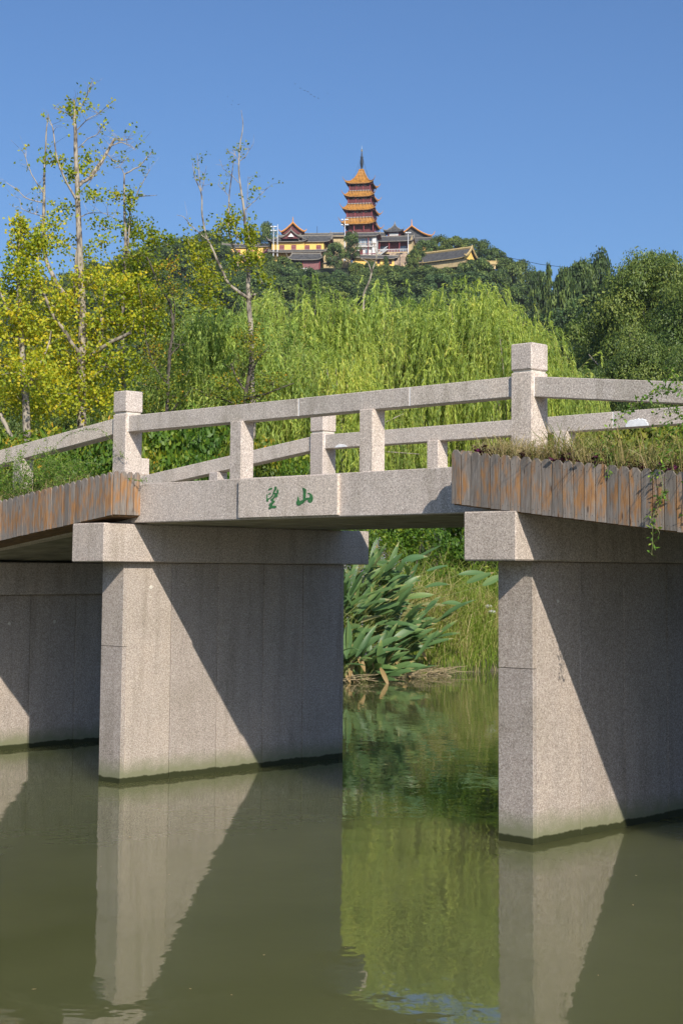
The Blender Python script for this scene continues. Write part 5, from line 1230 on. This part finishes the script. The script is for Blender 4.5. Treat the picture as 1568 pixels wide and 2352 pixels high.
blades(m, np.column_stack([xy, ground(u, d) - .05]), g, g.uniform(.3, .8, n), .013, .6, g.uniform(0, .9, n))
tag(m.obj('bank_grass', M_GRASS), 'tall green and straw coloured grass on the far bank', None, None, 'stuff')
for uu, vv, dd in ((1120, 1393, 34.2), (1128, 1405, 34.0)):
    p = W(uu, vv, dd); bm = bmesh.new(); bmesh.ops.create_icosphere(bm, subdivisions=2, radius=.075)
    for v in bm.verts: v.co = Vector((v.co.x * 1.3, v.co.y, v.co.z * .6)) * (1 + .3 * mnoise.noise(v.co * 6 + Vector((uu, 0, 0))))
    me = bpy.data.meshes.new('rock'); bm.to_mesh(me); bm.free(); me.materials.append(M_ROCK)
    tag(meshobj('rock', me, None, p), 'pale rock lying in the bank grass ' + {1120: 'beside the right pier, upper one', 1060: 'above the reeds', 1128: 'beside the right pier, lower one'}[uu], 'rock', 'pale rocks on the bank')

# ================================================================== BROAD LEAVED REEDS
def reed_leaf(seed, L=.55, Wm=.122, dry=False):
    g = random.Random(seed); n = 7; V = []; bend = g.uniform(.05, .35); cup = g.uniform(.12, .3)
    for i in range(n + 1):
        t = i / n; x = t * L; zc = -bend * L * t * t; wv = Wm * .5 * (math.sin(math.pi * min(1, t * .93 + .07)) ** .75) * (1 - .15 * t)
        if i == n: wv = .002
        tw = .25 * math.sin(t * 3 + seed)
        for k in (-1, 0, 1):
            V.append((x, k * wv, zc + abs(k) * wv * cup + k * wv * tw))
    F = [(i * 3 + j, (i + 1) * 3 + j, (i + 1) * 3 + j + 1, i * 3 + j + 1) for i in range(n) for j in (0, 1)]
    m = MB(); tb = g.uniform(.15, .7); tip = g.random()
    m.add(V, F, [min(1, tb + (.12 * j) + (.45 if i >= n - 1 and tip < .3 else 0) + (.3 if i == n - 2 and tip < .2 else 0)) for i in range(n) for j in (0, 1)] if not dry else [g.uniform(0, 1)] * len(F))
    return m.mesh('leaf', M_REEDDRY if dry else M_REED, True)
RL = [reed_leaf(i) for i in range(7)]; RD = [reed_leaf(20 + i, .38, .09, True) for i in range(3)]
RLold = [reed_leaf(40 + i) for i in range(2)]
for me in RLold:
    for e in me.attributes['tint'].data: e.value = .95
gr = random.Random(81)
def to_basis(dirv, upv):
    x = Vector(dirv).normalized(); z = (Vector(upv) - x * Vector(upv).dot(x)).normalized(); y = z.cross(x)
    return Matrix((x, y, z)).transposed()
def thalia(u, d, hmax, nl, lean, label, spread=.75, dry=3):
    b = gpt(u, d); b[2] = max(b[2], -.1)
    o = empty('reed_plant', b); tag(o, label, 'reed plant', 'broad leaved water reeds'); st = MB()
    Sr = Vector(S_); Hh = Vector(H_)
    nl = int(nl * 1.6)
    for i in range(nl + dry):
        isdry = i >= nl
        t = (i + .5) / nl; h = hmax * (.28 + .75 * gr.random()) if not isdry else gr.uniform(.05, .5)
        base = Vector((gr.uniform(-.18, .18), gr.uniform(-.18, .18), -.1))
        side = gr.gauss(lean, spread); fwd = gr.gauss(-.15, .5)
        if not isdry and h < .5 * hmax: side *= 1.35
        top = base + Vector((0, 0, h)) + Sr * side * h * .8 + Hh * fwd * h * .8
        mid = (base + top) / 2 + Vector((0, 0, h * .10)) - Sr * side * h * .08
        st.tube([base, mid, top], [.010, .008, .005], 4, 0 if not isdry else 1, cap=False)
        steep = gr.uniform(.3, 2.2) * (h / hmax)
        dv = Sr * (side * 1.0 + gr.uniform(-.5, .6)) + Hh * (fwd + gr.uniform(-.6, .3)) + Vector((0, 0, steep if not isdry else -1.5))
        me = gr.choice(RD) if isdry else (gr.choice(RLold) if gr.random() < .05 else gr.choice(RL))
        upv = Vector((0, 0, 1)) + Vector((gr.uniform(-.5, .5), gr.uniform(-.5, .5), 0)) - Hh * .9
        q = meshobj('leaf', me, o); q.matrix_local = Matrix.Translation(top) @ to_basis(dv, upv).to_4x4() @ Matrix.Diagonal((gr.uniform(.75, 1.35), gr.uniform(.8, 1.3), 1, 1))
    for _ in range(2):
        h = hmax * gr.uniform(1.05, 1.35); side = gr.gauss(lean * .8, .2)
        base = Vector((gr.uniform(-.1, .1), gr.uniform(-.1, .1), 0)); top = base + Vector((0, 0, h)) + Sr * side * h * .8 + Hh * gr.uniform(-.2, .2)
        st.tube([base, (base + top) / 2 + Vector((0, 0, .05)), top], [.006, .005, .004], 4, 0, cap=False)
        fl = MB(); gg = np.random.default_rng(gr.randint(0, 9999)); T = np.array(top - Vector((0, 0, .1)) )
        C = T + gg.normal(0, [.035, .035, .075], (46, 3)) + np.outer(gg.uniform(-.1, .1, 46), np.array((top - base).normalized()))
        fl.leaves(C, gg.normal(size=(46, 3)), gg.normal(size=(46, 3)), .026, .02, .5, 0); fl.obj('flower_spike', M_FLOWER, o)
    st.obj('stems', [M_STEM, M_DRYSTEM], o)
base_labels = ['at the foot of the left pier, leftmost', 'leaning right out of the middle of the clump', 'with dry brown leaves hanging at the water', 'rising highest behind the clump', 'spreading low over the water', 'at the right end of the clump with long horizontal leaves', 'half hidden behind the left pier', 'in the front row beside the left pier', 'in the back row of the clump', 'in the back row toward the right', 'short, low at the front of the clump', 'between the tall ones at the back', 'in the middle of the second row', 'at the right front of the clump', 'right of the main clump in the grass', 'rightmost, small, in the grass']
for i, a in enumerate([(760, 30.2, 1.08, 20, .25), (800, 30.5, 1.20, 22, .35), (790, 29.9, 0.64, 16, .45), (770, 31.2, 1.28, 20, .2), (830, 30.0, 0.60, 18, .6), (900, 31.4, 0.70, 18, .45), (725, 30.4, 1.20, 16, .3), (770, 29.7, 0.80, 16, .3), (830, 31.4, 1.24, 22, .3), (865, 31.9, 1.10, 20, .3), (850, 30.2, 0.48, 14, .6), (800, 31.5, 1.28, 20, .3), (850, 30.9, 1.00, 20, .5), (880, 30.9, 0.64, 18, .7)]):
    thalia(*a, 'broad leaved water reed ' + base_labels[i], dry=5 if i in (2, 4, 7) else 2)
# dead stalks lying on the water edge
m = MB(); g = np.random.default_rng(91)
for _ in range(170):
    u0 = g.uniform(770, 1040); d0 = float(np.interp(u0, SH_U, SH_D)) + g.uniform(-.35, .3); p = W(u0, 1318, d0); p[2] = g.uniform(0, .10)
    q = p + S_ * g.uniform(-.2, .7) + H_ * g.uniform(-.3, .3) + np.array([0, 0, g.uniform(-.08, .16)])
    m.tube([p, (p + q) / 2 + np.array([0, 0, .03]), q], [.007, .006, .003], 3, cap=False)
tag(m.obj('fallen_reed_stalks', M_DRYSTEM), 'dead straw coloured reed stalks lying along the water edge', None, None, 'stuff')

# ================================================================== PLANTS IN THE PLANTERS AND VINES
def zsoil(x): return (2.962 - .055 - .122 * (.18 - x)) if x < 2 else (2.957 - .055 - .122 * (x - 4.39))
g = np.random.default_rng(101); m = MB()
n = 2200; x = g.uniform(4.6, 7.8, n); x = np.where(g.random(n) < .35, g.normal(5.05, .25, n), x)
x = np.clip(x, 4.5, 8.4); B = np.stack([x, g.uniform(-1.31, -1.03, n), [zsoil(a) for a in x]], 1)
blades(m, B, g, g.uniform(.05, .26, n), .0042, 1.1, g.uniform(0, 1, n))
n = 1300; x = g.uniform(5.2, 8.2, n); B = np.stack([x, g.uniform(-1.3, -1.03, n), [zsoil(a) for a in x]], 1)
blades(m, B, g, g.uniform(.15, .40, n), .006, .9, g.uniform(0, .4, n))
tag(m.obj('dry_planter_grass', M_DRY), 'dry and green grass tufts growing in the right planter', None, None, 'stuff')
m = MB(); n = 900; x = g.uniform(-3.5, -.35, n); B = np.stack([x, g.uniform(-1.31, -1.03, n), [zsoil(a) for a in x]], 1)
blades(m, B, g, g.uniform(.05, .22, n), .004, 1.1, g.uniform(0, 1, n))
tag(m.obj('left_planter_grass', M_DRY), 'dry grass growing in the left planter', None, None, 'stuff')
for i, (xx, s) in enumerate([(4.66, 1.0), (5.05, .8), (5.42, 1.0), (5.68, 1.1), (6.02, .9), (6.30, 1.1), (6.62, .9), (7.0, 1.0)]):
    m = MB(); n = 26; a = g.uniform(0, 6.28, n); P = np.stack([g.normal(0, .045, n), g.normal(0, .03, n), g.uniform(0, .06, n)], 1) * s
    m.leaves(P, np.stack([np.cos(a), np.sin(a), g.uniform(-.2, .5, n)], 1), np.tile([0, 0, 1.], (n, 1)) + g.normal(0, .4, (n, 3)), .055 * s, .036 * s, g.uniform(0, 1, n), 0, .6)
    for q in range(5): m.tube([(0, 0, -.05), (g.normal(0, .03), g.normal(0, .03), .03)], .002, 3, 0, cap=False)
    tag(m.obj('purple_plant', M_PURPLE, None, False, (xx, -1.27, zsoil(xx) + .035)), 'small dark purple leaved plant ' + ['at the left end of the right planter', 'in front of the right stone post', 'just right of the right stone post', 'fourth from the left in the right planter', 'left of the arching vine', 'under the arching vine', 'right of the arching vine', 'farthest right in the planter'][i], 'plant', 'purple plants in the right planter')

def vine(name, label, curves, leaf, per, seed, lmat=M_VINE, rad=.0028, spread=.03, group=None, wid=.5, stem=M_STEM):
    g = np.random.default_rng(seed); root = np.array(curves[0][0]); o = empty(name, root); tag(o, label, 'vine', group)
    S = MB(); L = MB()
    for c in curves:
        P = np.array(c) - root; R = np.full(len(P), rad); Q, RR = densify(P, R, 6, .0015); RR = RR * np.linspace(1, .45, len(RR)); S.tube(Q, RR, 4, cap=False)
        ln = np.linalg.norm(np.diff(Q, axis=0), axis=1); cum = np.concatenate([[0], np.cumsum(ln)]); n = max(3, int(cum[-1] * per))
        t = g.uniform(0, cum[-1], n); C = np.stack([np.interp(t, cum, Q[:, k]) for k in range(3)], 1)
        dv = g.normal(size=(n, 3)); dv /= np.linalg.norm(dv, axis=1, keepdims=True)
        for k in range(n):
            if g.random() < .5: S.tube([C[k], C[k] + dv[k] * spread * .7], [.0012, .0008], 3, cap=False)
        C2 = C + dv * spread * g.uniform(.1, .8, (n, 1))
        L.leaves(C2, dv + np.array([0, 0, -.25]), g.normal(size=(n, 3)) + np.array([0, -.6, .6]), leaf * g.uniform(.6, 1.25, n), leaf * wid * g.uniform(.8, 1.2, n), g.uniform(0, 1, n) ** 1.3)
    S.obj('stems', stem, o); L.obj('foliage', lmat, o); return o
def z8(x, y): return (1177.1 + x * .2494, 775.2 + y * .2494)
def Y8(pts, y=-1.22, y1=None):
    n = len(pts); y1 = y if y1 is None else y1
    return [onY(*z8(*p), y + (y1 - y) * i / (n - 1)) for i, p in enumerate(pts)]
vine('climbing_vine', 'arching green vine rising from the right planter across the rails', 
     [Y8([(875, 1190), (870, 1120), (860, 1000), (862, 930), (870, 870), (930, 800), (1010, 720), (1080, 655), (1180, 580), (1260, 540), (1340, 500), (1440, 490), (1540, 500), (1640, 540)], -1.22),
      Y8([(1560, 500), (1540, 430), (1500, 370), (1460, 320), (1430, 275)], -1.24), Y8([(1340, 500), (1310, 470), (1290, 440), (1260, 430)], -1.24), Y8([(1440, 490), (1400, 470), (1380, 440), (1340, 420)], -1.2)], .036, 170, 111, spread=.042)
vine('climbing_vine', 'short green vine dropping over the boards of the right planter', [Y8([(865, 1050), (868, 1120), (872, 1200), (878, 1265)], -1.36), Y8([(800, 1060), (780, 1120), (760, 1170), (740, 1190)], -1.35), Y8([(900, 900), (930, 960), (940, 1020), (920, 1090)], -1.25)], .027, 130, 112, spread=.03)
vine('climbing_vine', 'tangled leafy vine at the right edge in front of the rear rail',
     [Y8([(1700, 720), (1600, 690), (1500, 670), (1430, 655), (1360, 680), (1320, 700)], -1.2), Y8([(1700, 760), (1590, 750), (1500, 740), (1400, 780), (1330, 830), (1260, 860)], -1.2),
      Y8([(1700, 820), (1600, 800), (1520, 830), (1440, 880), (1380, 930), (1350, 1000)], -1.22), Y8([(1690, 900), (1600, 920), (1540, 960), (1490, 1020), (1450, 1090)], -1.25), Y8([(1650, 860), (1560, 870), (1480, 850), (1400, 850)], -1.2),
      Y8([(1700, 1000), (1610, 1020), (1540, 1070), (1480, 1130)], -1.25), Y8([(1480, 700), (1440, 640), (1420, 620)], -1.2),
      Y8([(1700, 860), (1620, 840), (1560, 900), (1520, 980), (1500, 1060)], -1.15), Y8([(1720, 780), (1640, 760), (1560, 790), (1500, 850), (1460, 920), (1440, 1000)], -1.1), Y8([(1700, 950), (1640, 980), (1590, 1060), (1560, 1130)], -1.2), Y8([(1640, 1130), (1600, 1050), (1540, 1000), (1470, 960), (1400, 960)], -1.12)], .034, 130, 113, spread=.045)
vine('hanging_vine', 'long bright green vine hanging below the boards of the right planter',
     [Y8([(1410, 980), (1380, 1060), (1355, 1150), (1350, 1210), (1365, 1290), (1380, 1380), (1372, 1470), (1335, 1560), (1300, 1620), (1284, 1680), (1286, 1800), (1282, 1900), (1280, 2005)], -1.37),
      Y8([(1355, 1200), (1310, 1240), (1290, 1290)], -1.37), Y8([(1375, 1440), (1330, 1480), (1300, 1500)], -1.37), Y8([(1310, 1600), (1260, 1630), (1240, 1650)], -1.37), Y8([(1286, 1740), (1330, 1760), (1350, 1800)], -1.37)], .042, 105, 114, spread=.036, wid=.34)
vine('hanging_vine', 'thin vine hanging down inside the right planter shadow', [Y8([(1600, 1100), (1610, 1300), (1600, 1500), (1590, 1700)], -1.37)], .03, 70, 115)
# fine leaved bush spilling out of the left planter
def left_stem(g, x0, h, dx, y0=-1.17):
    z = zsoil(x0); P = [np.array([x0, y0, z])]; k = 6
    for i in range(1, k + 1):
        t = i / k; P.append(np.array([x0 + dx * t + .03 * g.normal() * t, y0 + .10 * t * g.normal() * .6 - .02, z + h * (t - .35 * t * t * min(1, abs(dx) * 1.5)) + .01 * g.normal()]))
    return P
g = np.random.default_rng(121)
for k, (xa, xb, ns, hm, lab) in enumerate([(-2.5, -1.75, 34, .58, 'fine leaved green bush at the left edge spilling over the left planter'), (-1.75, -1.1, 52, .68, 'fine leaved green bush covering the left baluster and sloping rail'), (-1.2, -.62, 38, .50, 'fine leaved green bush in the middle of the left planter')]):
    cs = [left_stem(g, g.uniform(xa, xb), g.uniform(.18, hm), g.normal(0, .22), g.uniform(-1.28, -1.05)) for _ in range(ns)]
    vine('trailing_bush', lab, cs, .021, 170, 130 + k, rad=.0016, spread=.028, wid=.5, group='trailing bushes in the left planter')['category'] = 'bush'
vine('climbing_vine', 'thin vine reaching along the sloping left rail to the left stone post', [[np.array([-1.5, -1.15, 2.95]), onY(150, 1000, -1.1), onY(200, 985, -1.08), onY(232, 985, -1.08), onY(255, 1010, -1.06), onY(290, 1056, -1.03)], [np.array([-1.2, -1.1, 2.95]), onY(190, 1060, -1.08), onY(240, 1068, -1.06), onY(268, 1046, -1.03), onY(285, 1042, -1.02)]], .020, 110, 141, spread=.025)
vine('climbing_vine', 'small vine sprig at the right end of the left planter', [[np.array([.12, -1.2, 2.92]), onY(322, 1104, -1.08), onY(330, 1103, -1.05), onY(338, 1101, -1.03)]], .022, 160, 142, spread=.02)

# ================================================================== BIRDS
for i, (u, v) in enumerate([(678, 193), (690, 203), (700, 208), (707, 211), (714, 217), (722, 222), (731, 226), (752, 214), (523, 222), (535, 232), (532, 241), (548, 240)]):
    p = W(u, v, 180); m = MB(); s = .15
    m.add([(-.5 * s, 0, 0), (0, .06 * s, .06 * s), (.5 * s, 0, 0), (0, -.06 * s, -.04 * s)], [(0, 1, 2, 3)])
    m.add([(0, 0, .22 * s), (-1.5 * s * .8, .1, .55 * s), (0, .2 * s, .0), (.5 * s * .3, -.1, -.05)], [(0, 1, 2, 3)]); m.add([(0, 0, .22 * s), (1.4 * s * .8, -.1, .5 * s), (0, -.2 * s, .0), (-.1 * s, .1, -.05)], [(0, 1, 2, 3)])
    tag(m.obj('bird', M_DARK, None, False, p, (0, 0, YAW + .3 * i)), ('tiny dark bird, %s from the left in the flock high in the sky' % ['first', 'second', 'third', 'fourth', 'fifth', 'sixth', 'seventh', 'eighth'][i]) if i < 8 else 'tiny bird above the bare topped ginkgo, ' + ['topmost', 'second from the top', 'third from the top', 'lowest'][i - 8], 'bird', 'birds in the sky')

# ================================================================== LEAVES ADRIFT NEAR THE BANK
g = np.random.default_rng(151); m = MB()
for k in range(70):
    u0 = g.uniform(780, 1160); d0 = float(np.interp(u0, SH_U, SH_D)) - abs(g.normal(0, 1.6)) - .4; p = W(u0, 1318, d0); p[2] = .006
    a = g.uniform(0, 6.28); L = g.uniform(.03, .09)
    m.leaves([p], np.array([[math.cos(a), math.sin(a), 0]]), np.array([[0, 0, 1.]]), L, L * .45, g.uniform(0, 1))
tag(m.obj('floating_leaves', M_REEDDRY), 'dead tan leaves adrift on the water in front of the reeds', None, None, 'stuff')
for k in range(14):
    m = MB(); p = W(g.uniform(40, 1500), g.uniform(1850, 2330), 1) ; r = p - CAM; t = -CAM[2] / r[2]; p = CAM + r * t; p[2] = .005
    a = g.uniform(0, 6.28); L = g.uniform(.015, .03)
    m.leaves([(0, 0, 0)], np.array([[math.cos(a), math.sin(a), .05]]), np.array([[0, 0, 1.]]), L, L * .5, g.uniform(0, 1))
    tag(m.obj('floating_leaf', M_REEDDRY, None, False, p), 'single tiny leaf floating on the open water', 'leaf', 'single leaves on the open water')

# ================================================================== HAZE
_g = bpy.data.objects['hillside_ground'].data; _c = np.empty(len(_g.vertices) * 3, np.float32); _g.vertices.foreach_get('co', _c); _c = _c.reshape(-1, 3)
XB = (min(_c[:, 0].min(), -160), max(_c[:, 0].max(), 160), min(_c[:, 1].min(), -140), max(_c[:, 1].max(), 160))
hz = MB(); hz.box(XB[0] - 5, XB[1] + 5, XB[2] - 5, XB[3] + 5, -3.4, 190)
hm = bpy.data.materials.new('haze_air'); hm.use_nodes = True; hn = hm.node_tree.nodes; hn.clear()
ho = hn.new('ShaderNodeOutputMaterial'); hv = hn.new('ShaderNodeVolumePrincipled')
hv.inputs['Color'].default_value = (.80, .88, 1, 1); hv.inputs['Density'].default_value = .00008; hv.inputs['Anisotropy'].default_value = 0.0
hm.node_tree.links.new(hv.outputs[0], ho.inputs['Volume'])
tag(hz.obj('haze', hm), kind='stuff')
